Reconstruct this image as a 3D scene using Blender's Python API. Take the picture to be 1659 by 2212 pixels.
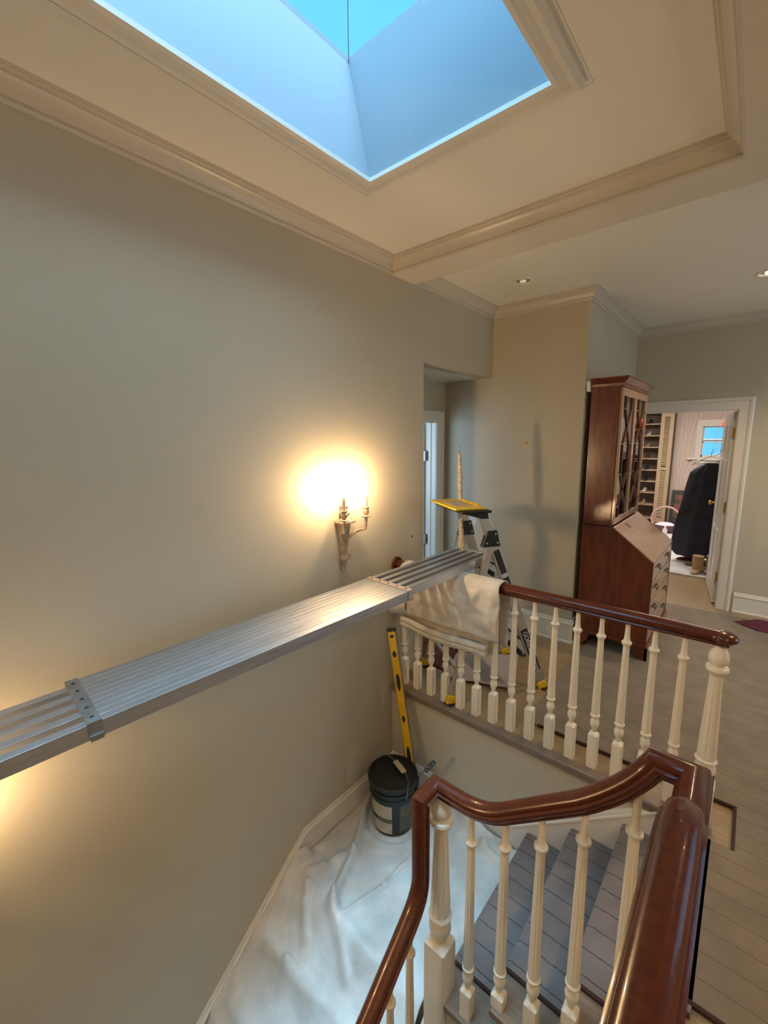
import bpy, bmesh, math, random
import numpy as np
from mathutils import Vector, Matrix
random.seed(7)
S = bpy.context.scene
C = S.collection
for o in list(bpy.data.objects): bpy.data.objects.remove(o)

# ------------------------------------------------------------------ camera
FPX = 927.1; YAW = 0.710013; PITCH = -0.16641; ROLL = -0.0114
cw, sw = math.cos(YAW), math.sin(YAW); cp, sp = math.cos(PITCH), math.sin(PITCH)
FWD = np.array([-sw*cp, cw*cp, sp]); R0 = np.array([cw, sw, 0.0]); U0 = np.cross(R0, FWD)
RT = math.cos(ROLL)*R0 + math.sin(ROLL)*U0
UP = -math.sin(ROLL)*R0 + math.cos(ROLL)*U0
EYE = np.array([0, 0, 1.65])
cam = bpy.data.cameras.new('camera'); co = bpy.data.objects.new('camera', cam); C.objects.link(co)
cam.sensor_fit = 'HORIZONTAL'; cam.sensor_width = 36.0; cam.lens = FPX*36.0/1659.0
cam.clip_start = 0.01; cam.clip_end = 100
M = Matrix.Identity(4)
for i in range(3):
    M[i][0] = RT[i]; M[i][1] = UP[i]; M[i][2] = -FWD[i]; M[i][3] = EYE[i]
co.matrix_world = M
S.camera = co
S.view_settings.view_transform = 'Standard'; S.view_settings.look = 'None'
S.view_settings.gamma = 1; S.view_settings.use_curve_mapping = False
S.view_settings.exposure = 0.12

# ------------------------------------------------------------------ world (dusk sky over the skylight)
SKY_SIDE, SKY_ZENITH, SKY_BACK = 3.3, 46.0, 2.6
w = bpy.data.worlds.new('dusk_sky'); S.world = w; w.use_nodes = True
bg = w.node_tree.nodes['Background']; wn_ = w.node_tree
_tc = wn_.nodes.new('ShaderNodeTexCoord')
def sky_lobe(axis, lo, hi, v0, v1, col):
    dp = wn_.nodes.new('ShaderNodeVectorMath'); dp.operation = 'DOT_PRODUCT'; dp.inputs[1].default_value = axis; wn_.links.new(_tc.outputs['Generated'], dp.inputs[0])
    mr = wn_.nodes.new('ShaderNodeMapRange'); mr.interpolation_type = 'SMOOTHSTEP'
    for k, v in zip((1, 2, 3, 4), (lo, hi, v0, v1)): mr.inputs[k].default_value = v
    wn_.links.new(dp.outputs['Value'], mr.inputs[0]); b = wn_.nodes.new('ShaderNodeBackground'); b.inputs[0].default_value = (*col, 1); wn_.links.new(mr.outputs[0], b.inputs[1]); return b
bg.inputs[0].default_value = (0.15, 0.63, 1.0, 1); bg.inputs[1].default_value = 1.15
_last = bg
for _l in (sky_lobe((0.36, -0.60, 0.71), 0.25, 0.95, 0, SKY_SIDE, (0.36, 0.74, 1.0)),
           sky_lobe((0.0, 0.0, 1.0), 0.94, 0.995, 0, SKY_ZENITH, (0.33, 0.70, 1.0)),
           sky_lobe((0.98, -0.15, 0.05), 0.45, 0.9, 0, SKY_BACK, (0.96, 0.97, 0.88))):
    _a = wn_.nodes.new('ShaderNodeAddShader'); wn_.links.new(_last.outputs[0], _a.inputs[0]); wn_.links.new(_l.outputs[0], _a.inputs[1]); _last = _a
wn_.links.new(_last.outputs[0], wn_.nodes['World Output'].inputs[0])

def area(name, loc, rot, size, power, col, size_y=None):
    l = bpy.data.lights.new(name, 'AREA'); l.energy = power; l.color = col; l.size = size
    if size_y: l.shape = 'RECTANGLE'; l.size_y = size_y
    o = bpy.data.objects.new(name, l); o.location = loc; o.rotation_euler = rot; C.objects.link(o); return o
def point(name, loc, power, col, r=0.03):
    l = bpy.data.lights.new(name, 'POINT'); l.energy = power; l.color = col; l.shadow_soft_size = r
    o = bpy.data.objects.new(name, l); o.location = loc; C.objects.link(o); return o
WARM = (1.0, 0.72, 0.44); WARMER = (1.0, 0.52, 0.2); COOL = (0.45, 0.72, 1.0)
BULB_POWER = 30.0          # emission strength of the sconce bulbs
DOWNLIGHT_POWER = 9.0
area('closet_room_fill', (-1.0, 7.6, 2.45), (0, 0, 0), 1.4, 80, (1.0, 0.90, 0.82))  # added overhead fill for the far room, no fixture modelled
area('side_room_cool_fill', (-2.95, 1.80, 1.4), (math.pi/2, 0, 0), 1.0, 22, (0.55, 0.78, 1.0))  # added cool lamp for the door jamb, in place of an unseen window
area('ceiling_fill_uplight', (1.5, -1.4, 1.75), (math.pi, 0, 0), .35, 42, (1.0, 0.74, 0.46))  # added unseen upward light that brightens the ceiling, no lamp stands here

# ------------------------------------------------------------------ helpers
def ray(px, py):
    return RT*(px-829.5)/FPX - UP*(py-1106)/FPX + FWD
def on(px, py, ax, val):
    d = ray(px, py); t = (val-EYE[ax])/d[ax]; return EYE + t*d

def tag(o, label=None, cat=None, group=None, kind=None):
    if label: o['label'] = label
    if cat: o['category'] = cat
    if group: o['group'] = group
    if kind: o['kind'] = kind
    return o
def empty(name, loc, label=None, cat=None, group=None):
    o = bpy.data.objects.new(name, None); o.location = loc; o.empty_display_size = 0.05
    C.objects.link(o); return tag(o, label, cat, group)

class MB:
    def __init__(s): s.v = []; s.f = []
    def add(s, vs, fs):
        n = len(s.v); s.v += [tuple(float(c) for c in v) for v in vs]; s.f += [tuple(n+i for i in f) for f in fs]; return s
    def box(s, a, b):
        x0, y0, z0 = [min(a[i], b[i]) for i in range(3)]; x1, y1, z1 = [max(a[i], b[i]) for i in range(3)]
        return s.add([(x0,y0,z0),(x1,y0,z0),(x1,y1,z0),(x0,y1,z0),(x0,y0,z1),(x1,y0,z1),(x1,y1,z1),(x0,y1,z1)],
                     [(0,3,2,1),(4,5,6,7),(0,1,5,4),(1,2,6,5),(2,3,7,6),(3,0,4,7)])
    def hexa(s, b4, t4):
        return s.add(list(b4)+list(t4), [(0,3,2,1),(4,5,6,7),(0,1,5,4),(1,2,6,5),(2,3,7,6),(3,0,4,7)])
    def bar(s, p, q, wd, ht, up=(0,0,1)):
        p = np.array(p, float); q = np.array(q, float); t = q-p; t /= np.linalg.norm(t)
        up = np.array(up, float); sd = np.cross(t, up); sd /= np.linalg.norm(sd); u = np.cross(sd, t)
        c = [(-1,-1),(1,-1),(1,1),(-1,1)]
        A = [p+sd*a*wd/2+u*b*ht/2 for a, b in c]; B = [q+sd*a*wd/2+u*b*ht/2 for a, b in c]
        return s.add(A+B, [(0,1,2,3),(7,6,5,4),(0,4,5,1),(1,5,6,2),(2,6,7,3),(3,7,4,0)])
    def prism(s, poly, axis, a, b):
        n = len(poly)
        def mk(p, t):
            if axis == 0: return (t, p[0], p[1])
            if axis == 1: return (p[0], t, p[1])
            return (p[0], p[1], t)
        vs = [mk(p, a) for p in poly]+[mk(p, b) for p in poly]
        fs = [tuple(range(n))[::-1], tuple(range(n, 2*n))]+[(i, (i+1) % n, n+(i+1) % n, n+i) for i in range(n)]
        return s.add(vs, fs)
    def tube(s, pts, r, n=10, cap=True):
        pts = [np.array(p, float) for p in pts]; rs = r if isinstance(r, (list, tuple)) else [r]*len(pts)
        T = []
        for i in range(len(pts)):
            t = pts[min(i+1, len(pts)-1)]-pts[max(i-1, 0)]; T.append(t/(np.linalg.norm(t)+1e-12))
        ref = np.array([0, 0, 1.0]) if abs(T[0][2]) < .9 else np.array([1.0, 0, 0])
        a = np.cross(T[0], ref); a /= np.linalg.norm(a); vs = []
        for i, p in enumerate(pts):
            a = a-T[i]*(a@T[i]); a /= np.linalg.norm(a); b = np.cross(T[i], a)
            for k in range(n):
                th = 2*math.pi*k/n; vs.append(p+rs[i]*(a*math.cos(th)+b*math.sin(th)))
        fs = []
        for i in range(len(pts)-1):
            for k in range(n):
                fs.append((i*n+k, i*n+(k+1) % n, (i+1)*n+(k+1) % n, (i+1)*n+k))
        if cap: fs += [tuple(range(n))[::-1], tuple(range((len(pts)-1)*n, len(pts)*n))]
        return s.add(vs, fs)
    def lathe(s, prof, c=(0,0,0), n=24, sq=None, fl=None, nfl=10, cap=True):
        # prof: (r,z); sq(z)->0..1 squareness; fl(z)->flute depth fraction
        vs = []
        for r, z in prof:
            q = sq(z) if sq else 0; d = fl(z) if fl else 0
            for k in range(n):
                th = 2*math.pi*(k+.5)/n+0
                cs, sn = math.cos(th), math.sin(th); m = max(abs(cs), abs(sn))
                rr = r*((1-q)+q/m)*(1-d*max(0, math.cos(nfl*th)))
                vs.append((c[0]+rr*cs, c[1]+rr*sn, c[2]+z))
        m = len(prof); fs = []
        for i in range(m-1):
            for k in range(n): fs.append((i*n+k, i*n+(k+1) % n, (i+1)*n+(k+1) % n, (i+1)*n+k))
        if cap: fs += [tuple(range(n))[::-1], tuple(range((m-1)*n, m*n))]
        return s.add(vs, fs)
    def sweep(s, prof, path, side=None, up=(0,0,1), close=True):
        # mitred sweep; prof points (a along side, b along up)
        P = [np.array(p, float) for p in path]; up = np.array(up, float)
        t0 = P[1]-P[0]; t0 /= np.linalg.norm(t0)
        sd = np.array(side, float) if side is not None else np.cross(t0, up); sd /= np.linalg.norm(sd)
        u = np.cross(sd, t0); 
        if u@up < 0: u = -u
        ring = [P[0]+sd*a+u*b for a, b in prof]; rings = [ring]
        for i in range(1, len(P)):
            t = P[i]-P[i-1]; t /= np.linalg.norm(t)
            if i < len(P)-1:
                t2 = P[i+1]-P[i]; t2 /= np.linalg.norm(t2); nrm = t+t2; nrm /= np.linalg.norm(nrm)
            else: nrm = t
            ring = [q+t*(((P[i]-q)@nrm)/(t@nrm)) for q in ring]; rings.append(ring)
        n = len(prof); vs = [q for r in rings for q in r]; fs = []
        for i in range(len(rings)-1):
            for k in range(n if close else n-1): fs.append((i*n+k, i*n+(k+1) % n, (i+1)*n+(k+1) % n, (i+1)*n+k))
        if close: fs += [tuple(range(n))[::-1], tuple(range((len(rings)-1)*n, len(rings)*n))]
        return s.add(vs, fs)
    def mesh(s, name, smooth=None):
        me = bpy.data.meshes.new(name); me.from_pydata(s.v, [], s.f); me.validate()
        bm = bmesh.new(); bm.from_mesh(me); bmesh.ops.recalc_face_normals(bm, faces=bm.faces); bm.to_mesh(me); bm.free()
        if smooth is not None:
            me.polygons.foreach_set('use_smooth', [True]*len(me.polygons))
            try: me.set_sharp_from_angle(angle=math.radians(smooth))
            except Exception: pass
        return me
    def build(s, name, mat, parent=None, smooth=None, bevel=0, seg=2):
        me = s.mesh(name, smooth); me.materials.append(mat)
        o = bpy.data.objects.new(name, me); C.objects.link(o)
        if parent is not None:
            o.parent = parent; pl = parent_world(parent)
            me.transform(Matrix.Translation(-Vector(pl)))
        if bevel:
            b = o.modifiers.new('bevel', 'BEVEL'); b.width = bevel; b.segments = seg; b.limit_method = 'ANGLE'; b.angle_limit = math.radians(40)
        return o
def parent_world(p):
    v = Vector(p.location)
    while p.parent is not None: p = p.parent; v += Vector(p.location)
    return v
def rebase(o, base):
    """give a top-level mesh its origin at its base"""
    o.data.transform(Matrix.Translation(-Vector(base))); o.location = Vector(o.location)+Vector(base)
    return o
def struct(name, mb, mat, **k):
    return tag(mb.build(name, mat, **k), kind='structure')

# ------------------------------------------------------------------ materials
def mat(name, col, rough=0.6, metal=0.0, spec=0.5, coat=0.0, emis=None, estr=0, bump=0, bscale=40, var=0, vscale=6, sheen=0, stretch=None, col2=None, coat_rough=0.05, detail=3, aniso=None):
    m = bpy.data.materials.new(name); m.use_nodes = True; nt = m.node_tree; b = nt.nodes['Principled BSDF']
    b.inputs['Base Color'].default_value = (*col, 1); b.inputs['Roughness'].default_value = rough
    b.inputs['Metallic'].default_value = metal
    b.inputs['Specular IOR Level'].default_value = spec; b.inputs['Coat Weight'].default_value = coat; b.inputs['Coat Roughness'].default_value = coat_rough
    if sheen: b.inputs['Sheen Weight'].default_value = sheen
    if emis: b.inputs['Emission Color'].default_value = (*emis, 1); b.inputs['Emission Strength'].default_value = estr
    tc = nt.nodes.new('ShaderNodeTexCoord'); mp = nt.nodes.new('ShaderNodeMapping'); nt.links.new(tc.outputs['Object'], mp.inputs[0])
    if stretch: mp.inputs['Scale'].default_value = stretch
    if var or col2:
        n = nt.nodes.new('ShaderNodeTexNoise'); n.inputs['Scale'].default_value = vscale; n.inputs['Detail'].default_value = detail
        nt.links.new(mp.outputs[0], n.inputs['Vector'])
        r = nt.nodes.new('ShaderNodeValToRGB'); c2 = col2 or tuple(c*(1-var) for c in col)
        r.color_ramp.elements[0].position = 0.35; r.color_ramp.elements[1].position = 0.65
        r.color_ramp.elements[0].color = (*c2, 1); r.color_ramp.elements[1].color = (*col, 1)
        nt.links.new(n.outputs['Fac'], r.inputs[0]); nt.links.new(r.outputs[0], b.inputs['Base Color'])
    if bump:
        n = nt.nodes.new('ShaderNodeTexNoise'); n.inputs['Scale'].default_value = bscale; n.inputs['Detail'].default_value = 4
        nt.links.new(mp.outputs[0], n.inputs['Vector'])
        bp = nt.nodes.new('ShaderNodeBump'); bp.inputs['Strength'].default_value = bump; bp.inputs['Distance'].default_value = 0.01
        nt.links.new(n.outputs['Fac'], bp.inputs['Height']); nt.links.new(bp.outputs[0], b.inputs['Normal'])
    return m
WALL = mat('olive_tan_wall_paint', (0.52, 0.475, 0.37), 0.50, bump=0.05, bscale=120, var=0.03, vscale=3, spec=0.35)
CEIL = mat('cream_ceiling_paint', (0.84, 0.80, 0.70), 0.65, var=0.02, vscale=2)
TRIM = mat('cream_gloss_trim_paint', (0.74, 0.71, 0.64), 0.28, spec=0.5, bump=0.03, bscale=30)
BEAMP = mat('shaded_beam_paint', (0.68, 0.62, 0.52), 0.5, var=0.02, vscale=2)  # darker than the ceiling: shade on the underside is put into the colour
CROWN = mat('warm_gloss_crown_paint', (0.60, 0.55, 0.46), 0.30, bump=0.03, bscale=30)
WELLP = mat('daylight_tinted_shaft_paint', (0.25, 0.29, 0.34), 0.6, bump=0.03, bscale=60)  # white shaft darkened and blued: the daylight tone is put into the colour
BALP = mat('ivory_baluster_paint', (0.80, 0.74, 0.62), 0.33, spec=0.5, bump=0.04, bscale=60)
MAHO = mat('polished_mahogany_rail', (0.10, 0.019, 0.006), 0.26, coat=0.30, col2=(0.075, 0.014, 0.005), vscale=70, stretch=(1, 1, 1), coat_rough=0.05, spec=.4)
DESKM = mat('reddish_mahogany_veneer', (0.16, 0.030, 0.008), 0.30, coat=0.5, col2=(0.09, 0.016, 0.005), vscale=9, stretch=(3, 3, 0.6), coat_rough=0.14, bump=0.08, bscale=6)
DESKF = mat('pale_reflection_mahogany_front', (0.40, 0.25, 0.16), 0.25, coat=1.0, col2=(0.37, 0.225, 0.14), vscale=9, stretch=(3, 0.8, 3), coat_rough=0.1)  # paleness is the bright reflection on the desk front, put into the colour
WOODF = mat('oiled_oak_floorboards', (0.33, 0.24, 0.13), 0.35, col2=(0.25, 0.17, 0.09), vscale=5, stretch=(1.2, 14, 1), coat=0.2)
NOSE = mat('greyed_oak_nosing', (0.25, 0.19, 0.14), 0.35, col2=(0.19, 0.14, 0.10), vscale=8, stretch=(1, 10, 6))
ALU = mat('brushed_aluminium', (0.72, 0.72, 0.72), 0.34, metal=1.0, bump=0.12, bscale=30, stretch=(8, 0.6, 8), var=0.12, vscale=5)
ALUW = mat('worn_aluminium_plank', (0.56, 0.58, 0.62), 0.42, metal=0.95, bump=0.25, bscale=14, stretch=(3, 0.5, 3), var=0.16, vscale=5)
STEEL = mat('dull_galvanised_steel', (0.42, 0.42, 0.42), 0.45, metal=0.9, var=0.3, vscale=14)
BLK = mat('black_plastic', (0.012, 0.012, 0.012), 0.45, var=0.3)
DARK = mat('dark_grey_plastic', (0.02, 0.02, 0.022), 0.5)  # dark grey for ladder labels, rivet holes and the board end
YEL = mat('yellow_plastic', (0.78, 0.50, 0.02), 0.4, var=0.1)
YELL = mat('yellow_enamelled_level', (0.72, 0.44, 0.008), 0.35, var=0.12, vscale=12)
BRASS = mat('aged_brass', (0.55, 0.34, 0.10), 0.3, metal=1.0)
BRONZE = mat('dark_bronze_handles', (0.06, 0.04, 0.025), 0.35, metal=0.8)
CANVAS = mat('painters_canvas', (0.68, 0.64, 0.57), 0.8, col2=(0.52, 0.47, 0.39), vscale=5, bump=0.7, bscale=18, detail=6)
DROP = mat('paint_spotted_drop_cloth', (0.72, 0.72, 0.69), 0.62, col2=(0.56, 0.54, 0.49), vscale=5.5, bump=0.6, bscale=16, detail=7)
ANTIQ = mat('gilded_beige_sconce_metal', (0.50, 0.37, 0.26), 0.4, metal=0.3, var=0.3, vscale=40)
CANDLE = mat('ivory_candle_sleeve', (0.75, 0.62, 0.45), 0.5)
BULB = mat('lit_flame_bulb', (1, .8, .5), 0.3, emis=(1.0, 0.66, 0.34), estr=BULB_POWER*25.0)
DLM = mat('lit_downlight_lens', (1, .9, .7), 0.3, emis=(1.0, 0.70, 0.42), estr=14)
DLD = mat('dim_downlight_lens', (.8, .75, .65), 0.3, emis=(1.0, 0.80, 0.55), estr=0.3)
WHT = mat('white_plastic', (0.72, 0.70, 0.66), 0.4)
DOORP = mat('white_door_paint', (0.74, 0.73, 0.70), 0.35)

def stripes(name, col, dark, period, width, axis='Y', rough=0.95, noise=0.25):
    m = mat(name, col, rough); nt = m.node_tree; b = nt.nodes['Principled BSDF']
    tc = nt.nodes['Texture Coordinate'] if 'Texture Coordinate' in nt.nodes else nt.nodes.new('ShaderNodeTexCoord')
    sx = nt.nodes.new('ShaderNodeSeparateXYZ'); nt.links.new(tc.outputs['Object'], sx.inputs[0])
    nz = nt.nodes.new('ShaderNodeTexNoise'); nz.inputs['Scale'].default_value = 60; nz.inputs['Detail'].default_value = 3; nt.links.new(tc.outputs['Object'], nz.inputs['Vector'])
    a = nt.nodes.new('ShaderNodeMath'); a.operation = 'MULTIPLY_ADD'; a.inputs[1].default_value = 0.010; nt.links.new(nz.outputs['Fac'], a.inputs[0]); nt.links.new(sx.outputs[axis], a.inputs[2])
    d = nt.nodes.new('ShaderNodeMath'); d.operation = 'DIVIDE'; d.inputs[1].default_value = period; nt.links.new(a.outputs[0], d.inputs[0])
    fr = nt.nodes.new('ShaderNodeMath'); fr.operation = 'FRACT'; nt.links.new(d.outputs[0], fr.inputs[0])
    lt = nt.nodes.new('ShaderNodeMath'); lt.operation = 'LESS_THAN'; lt.inputs[1].default_value = width/period; nt.links.new(fr.outputs[0], lt.inputs[0])
    n2 = nt.nodes.new('ShaderNodeTexNoise'); n2.inputs['Scale'].default_value = 7; n2.inputs['Detail'].default_value = 8; nt.links.new(tc.outputs['Object'], n2.inputs['Vector'])
    r = nt.nodes.new('ShaderNodeValToRGB'); r.color_ramp.elements[0].position = 0.3; r.color_ramp.elements[1].position = 0.7
    r.color_ramp.elements[0].color = (*[c*(1-noise) for c in col], 1); r.color_ramp.elements[1].color = (*col, 1); nt.links.new(n2.outputs['Fac'], r.inputs[0])
    mx = nt.nodes.new('ShaderNodeMix'); mx.data_type = 'RGBA'; mx.inputs['B'].default_value = (*dark, 1)
    nt.links.new(r.outputs[0], mx.inputs['A']); nt.links.new(lt.outputs[0], mx.inputs['Factor']); nt.links.new(mx.outputs['Result'], b.inputs['Base Color'])
    bp = nt.nodes.new('ShaderNodeBump'); bp.inputs['Strength'].default_value = 0.35; bp.inputs['Distance'].default_value = 0.004
    n3 = nt.nodes.new('ShaderNodeTexNoise'); n3.inputs['Scale'].default_value = 220; nt.links.new(tc.outputs['Object'], n3.inputs['Vector'])
    nt.links.new(n3.outputs['Fac'], bp.inputs['Height']); nt.links.new(bp.outputs[0], b.inputs['Normal'])
    return m
RUG = stripes('taupe_ribbed_hall_rug', (0.245, 0.20, 0.15), (0.145, 0.112, 0.085), 0.089, 0.004)
RUNNER = stripes('grey_violet_stair_runner', (0.225, 0.19, 0.175), (0.08, 0.065, 0.06), 0.089, 0.005)
FLUFF = mat('pale_fluffy_rug', (0.62, 0.62, 0.64), 0.95, var=0.2, vscale=5, bump=1, bscale=60)

def speckle(name, col, dots, scale=60, thr=0.12, rough=0.9):
    m = mat(name, col, rough); nt = m.node_tree; b = nt.nodes['Principled BSDF']
    tc = nt.nodes.new('ShaderNodeTexCoord'); v = nt.nodes.new('ShaderNodeTexVoronoi'); v.inputs['Scale'].default_value = scale; nt.links.new(tc.outputs['Object'], v.inputs['Vector'])
    lt = nt.nodes.new('ShaderNodeMath'); lt.operation = 'LESS_THAN'; lt.inputs[1].default_value = thr; nt.links.new(v.outputs['Distance'], lt.inputs[0])
    mx = nt.nodes.new('ShaderNodeMix'); mx.data_type = 'RGBA'; mx.inputs['A'].default_value = (*col, 1); mx.inputs['B'].default_value = (*dots, 1)
    nt.links.new(lt.outputs[0], mx.inputs['Factor']); nt.links.new(mx.outputs['Result'], b.inputs['Base Color']); return m
REDRUG = speckle('dark_red_speckled_rug', (0.10, 0.022, 0.015), (0.55, 0.38, 0.30), 34, 0.16)
PURP = speckle('plum_knit_fabric', (0.10, 0.016, 0.035), (0.40, 0.20, 0.26), 40, 0.10)
SPLAT = speckle('paint_splattered_wood', (0.50, 0.42, 0.31), (0.12, 0.10, 0.07), 80, 0.30, 0.6)
NET = speckle('dark_speckled_roller_nap', (0.05, 0.06, 0.06), (0.4, 0.45, 0.45), 120, 0.3)

def glassy(name, tint=(1, 1, 1), f=0.10, rough=0.0):
    m = bpy.data.materials.new(name); m.use_nodes = True; nt = m.node_tree; nt.nodes.clear()
    o = nt.nodes.new('ShaderNodeOutputMaterial'); t = nt.nodes.new('ShaderNodeBsdfTransparent'); g = nt.nodes.new('ShaderNodeBsdfGlossy'); mx = nt.nodes.new('ShaderNodeMixShader')
    t.inputs[0].default_value = (*tint, 1); g.inputs['Roughness'].default_value = rough; mx.inputs[0].default_value = f
    nt.links.new(t.outputs[0], mx.inputs[1]); nt.links.new(g.outputs[0], mx.inputs[2]); nt.links.new(mx.outputs[0], o.inputs[0]); return m
SKYG = glassy('skylight_glass', (0.97, 0.98, 1.0), 0.04)
CABG = glassy('bookcase_glass', (0.8, 0.85, 0.8), 0.6, 0.02)
WING = glassy('window_glass', (0.95, 0.97, 1), 0.06)

# ================================================================== ROOM SHELL
XW = -1.75; YB = 3.46; YR = 2.10; YF = 5.10; ZC = 2.70; ZB = 2.625; XA = -2.212
LZ = -0.712                                       # landing level
# left wall with the alcove opening
m = MB()
m.box((XW-.12, -2.6, -2.9), (XW, 2.463, ZC)); m.box((XW-.12, 2.463, 2.16), (XW, YB, ZC))
struct('wall_left', m, WALL)
m = MB(); m.box((XA-.6, YB, -.2), (-1.0, YB+.12, ZC)); m.box((-1.12, YB+.12, -.2), (-1.0, YF+.02, ZC))
struct('wall_back', m, WALL)
# alcove passage: soffit above is part of the ceiling, end wall with a door opening
m = MB(); m.box((XA-.1, 3.306, 0), (XA, YB, 2.16)); m.box((XA-.1, 2.0, 1.80), (XA, 3.306, 2.16)); m.box((XA-.1, 1.95, 0), (XA, 2.45, 2.16))
m.box((XA-.1, 1.85, -.1), (XW-.12, 1.95, 2.2))
struct('wall_alcove', m, WALL)
m = MB(); m.box((XA-.1, 1.85, 2.16), (XW-.12, YB, 2.26)); struct('ceiling_alcove', m, CEIL)
# hall far wall with the closet room doorway
DX0, DX1, DZ = -0.92, -0.146, 1.887
m = MB(); m.box((-1.0, YF, 0), (DX0, YF+.12, ZC)); m.box((DX0, YF, DZ), (DX1, YF+.12, ZC)); m.box((DX1, YF, 0), (2.3, YF+.12, ZC))
struct('wall_far', m, WALL)
GY0, GY1, GZ0, GZ1 = 2.7, 4.5, .75, 2.15
m = MB(); m.box((2.3, -2.6, -.2), (2.42, GY0, ZC)); m.box((2.3, GY1, -.2), (2.42, YF+.12, ZC)); m.box((2.3, GY0, -.2), (2.42, GY1, GZ0)); m.box((2.3, GY0, GZ1), (2.42, GY1, ZC)); struct('wall_right', m, WALL)
m = MB()
for a, b in (((2.34, GY0, GZ0), (2.38, GY0+.05, GZ1)), ((2.34, GY1-.05, GZ0), (2.38, GY1, GZ1)), ((2.34, GY0, GZ0), (2.38, GY1, GZ0+.05)), ((2.34, GY0, GZ1-.05), (2.38, GY1, GZ1)), ((2.34, 3.58, GZ0), (2.38, 3.62, GZ1)), ((2.34, GY0, 1.43), (2.38, GY1, 1.47))): m.box(a, b)
o = struct('window_2', m, TRIM); MB().box((2.358, GY0, GZ0), (2.362, GY1, GZ1)).build('glass_pane', WING, o)
m = MB(); m.box((XW-.12, -2.72, -2.9), (2.42, -2.6, ZC)); struct('wall_front', m, WALL)
# wall below the balcony edge, and the wall under the stair hall floor
m = MB(); m.box((XW, YR, -2.9), (0.0, YR+.1, -.03)); struct('wall_stairwell', m, WALL)
m = MB(); m.box((.012, -2.6, -2.9), (.10, YR, -.03)); struct('wall_under_hall', m, WALL)
# floors
m = MB(); m.box((XA-1.6, 2.134, -.03), (2.3, YF+.9, 0.0)); m.box((-.012, -2.6, -.03), (2.3, 2.134, 0.0))
struct('floor', m, WOODF)
m = MB(); m.box((XW, -2.6, -2.95), (0, YR, -2.9)); struct('floor_lower', m, WOODF)
m = MB(); m.box((XW, 1.21, LZ-.12), (-.76, YR, LZ)); struct('floor_landing', m, WOODF)
# nosing strip along the balcony edge
m = MB(); prof = [(0, 0), (0, .022), (.006, .028), (.05, .028), (.05, 0)]
m.sweep([(a-.055, b-.026) for a, b in [(0,.004),(.004,0),(.055,0),(.055,.026),(.006,.026),(0,.02)]], [(XW, 2.1335, .001), (-.012, 2.1335, .001)], side=(0, 1, 0))
struct('trim_balcony_nosing', m, NOSE, smooth=40)
# rosewood cove moulding under the nosing
m = MB(); m.box((XW, YR-.015, -.05), (-.1, YR, -.026)); struct('trim_under_nosing', m, NOSE)

# ceiling (slab around the skylight shaft)
WX0, WX1, WY0, WY1 = -1.314, -.557, -.45, 1.462
m = MB()
G_ = .03
for a, b in (((XW, WY1+G_, ZC), (2.3, YF, ZC+.1)), ((XW, -2.6, ZC), (2.3, WY0-G_, ZC+.1)), ((XW, WY0-G_, ZC), (WX0-G_, WY1+G_, ZC+.1)), ((WX1+G_, WY0-G_, ZC), (2.3, WY1+G_, ZC+.1))): m.box(a, b)
struct('ceiling', m, CEIL)
# ceiling beams: cross beam and the beam over the hall side
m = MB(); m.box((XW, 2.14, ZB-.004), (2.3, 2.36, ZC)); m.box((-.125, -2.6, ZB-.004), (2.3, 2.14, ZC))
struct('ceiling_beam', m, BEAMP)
# crown mouldings
CR = [(0, 0), (0, -.079), (.009, -.079), (.011, -.070), (.009, -.066), (.009, -.061), (.017, -.060), (.019, -.052), (.024, -.040), (.034, -.028), (.046, -.021), (.047, -.014), (.054, -.013), (.057, -.009), (.057, -.005), (.064, -.004), (.064, 0)]
def crown(name, path, side):
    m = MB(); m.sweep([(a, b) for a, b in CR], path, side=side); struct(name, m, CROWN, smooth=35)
z = ZC
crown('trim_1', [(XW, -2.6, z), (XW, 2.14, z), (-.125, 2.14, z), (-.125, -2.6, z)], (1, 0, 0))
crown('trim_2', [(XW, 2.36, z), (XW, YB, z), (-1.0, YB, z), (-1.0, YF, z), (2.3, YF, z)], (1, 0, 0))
# skylight casing frame on the ceiling
FR = [(0, .003), (0, -.012), (.014, -.016), (.022, -.010), (.040, -.010), (.048, -.020), (.062, -.022), (.075, -.012), (.075, .0), (.06, .003)]
FR = [(a-.012, b) for a, b in FR]
m = MB()
m.sweep(FR, [(WX0, WY0, ZC), (WX0, WY1, ZC), (WX1, WY1, ZC), (WX1, WY0, ZC), (WX0, WY0, ZC)], side=(-1, 0, 0))
struct('trim_skylight_casing', m, TRIM, smooth=35)
# splayed shaft
UX0, UX1, UY0, UY1, UZ = -1.42, -.45, -.55, 1.462, 3.17
m = MB()
b4 = [(WX0, WY0, ZC-.001), (WX1, WY0, ZC-.001), (WX1, WY1, ZC-.001), (WX0, WY1, ZC-.001)]; t4 = [(UX0, UY0, UZ), (UX1, UY0, UZ), (UX1, UY1, UZ), (UX0, UY1, UZ)]
bo = [(x+(-.08 if i in (0, 3) else .08), y+(-.08 if i in (0, 1) else .08), z) for i, (x, y, z) in enumerate(b4)]
to = [(x+(-.08 if i in (0, 3) else .08), y+(-.08 if i in (0, 1) else .08), z) for i, (x, y, z) in enumerate(t4)]
vs = b4+t4+bo+to; fs = []
for i in range(4):
    j = (i+1) % 4; fs += [(i, j, 4+j, 4+i), (8+i, 8+j, 12+j, 12+i), (4+i, 4+j, 12+j, 12+i)]
m.add(vs, fs); struct('wall_skylight_shaft', m, WELLP)
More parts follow.
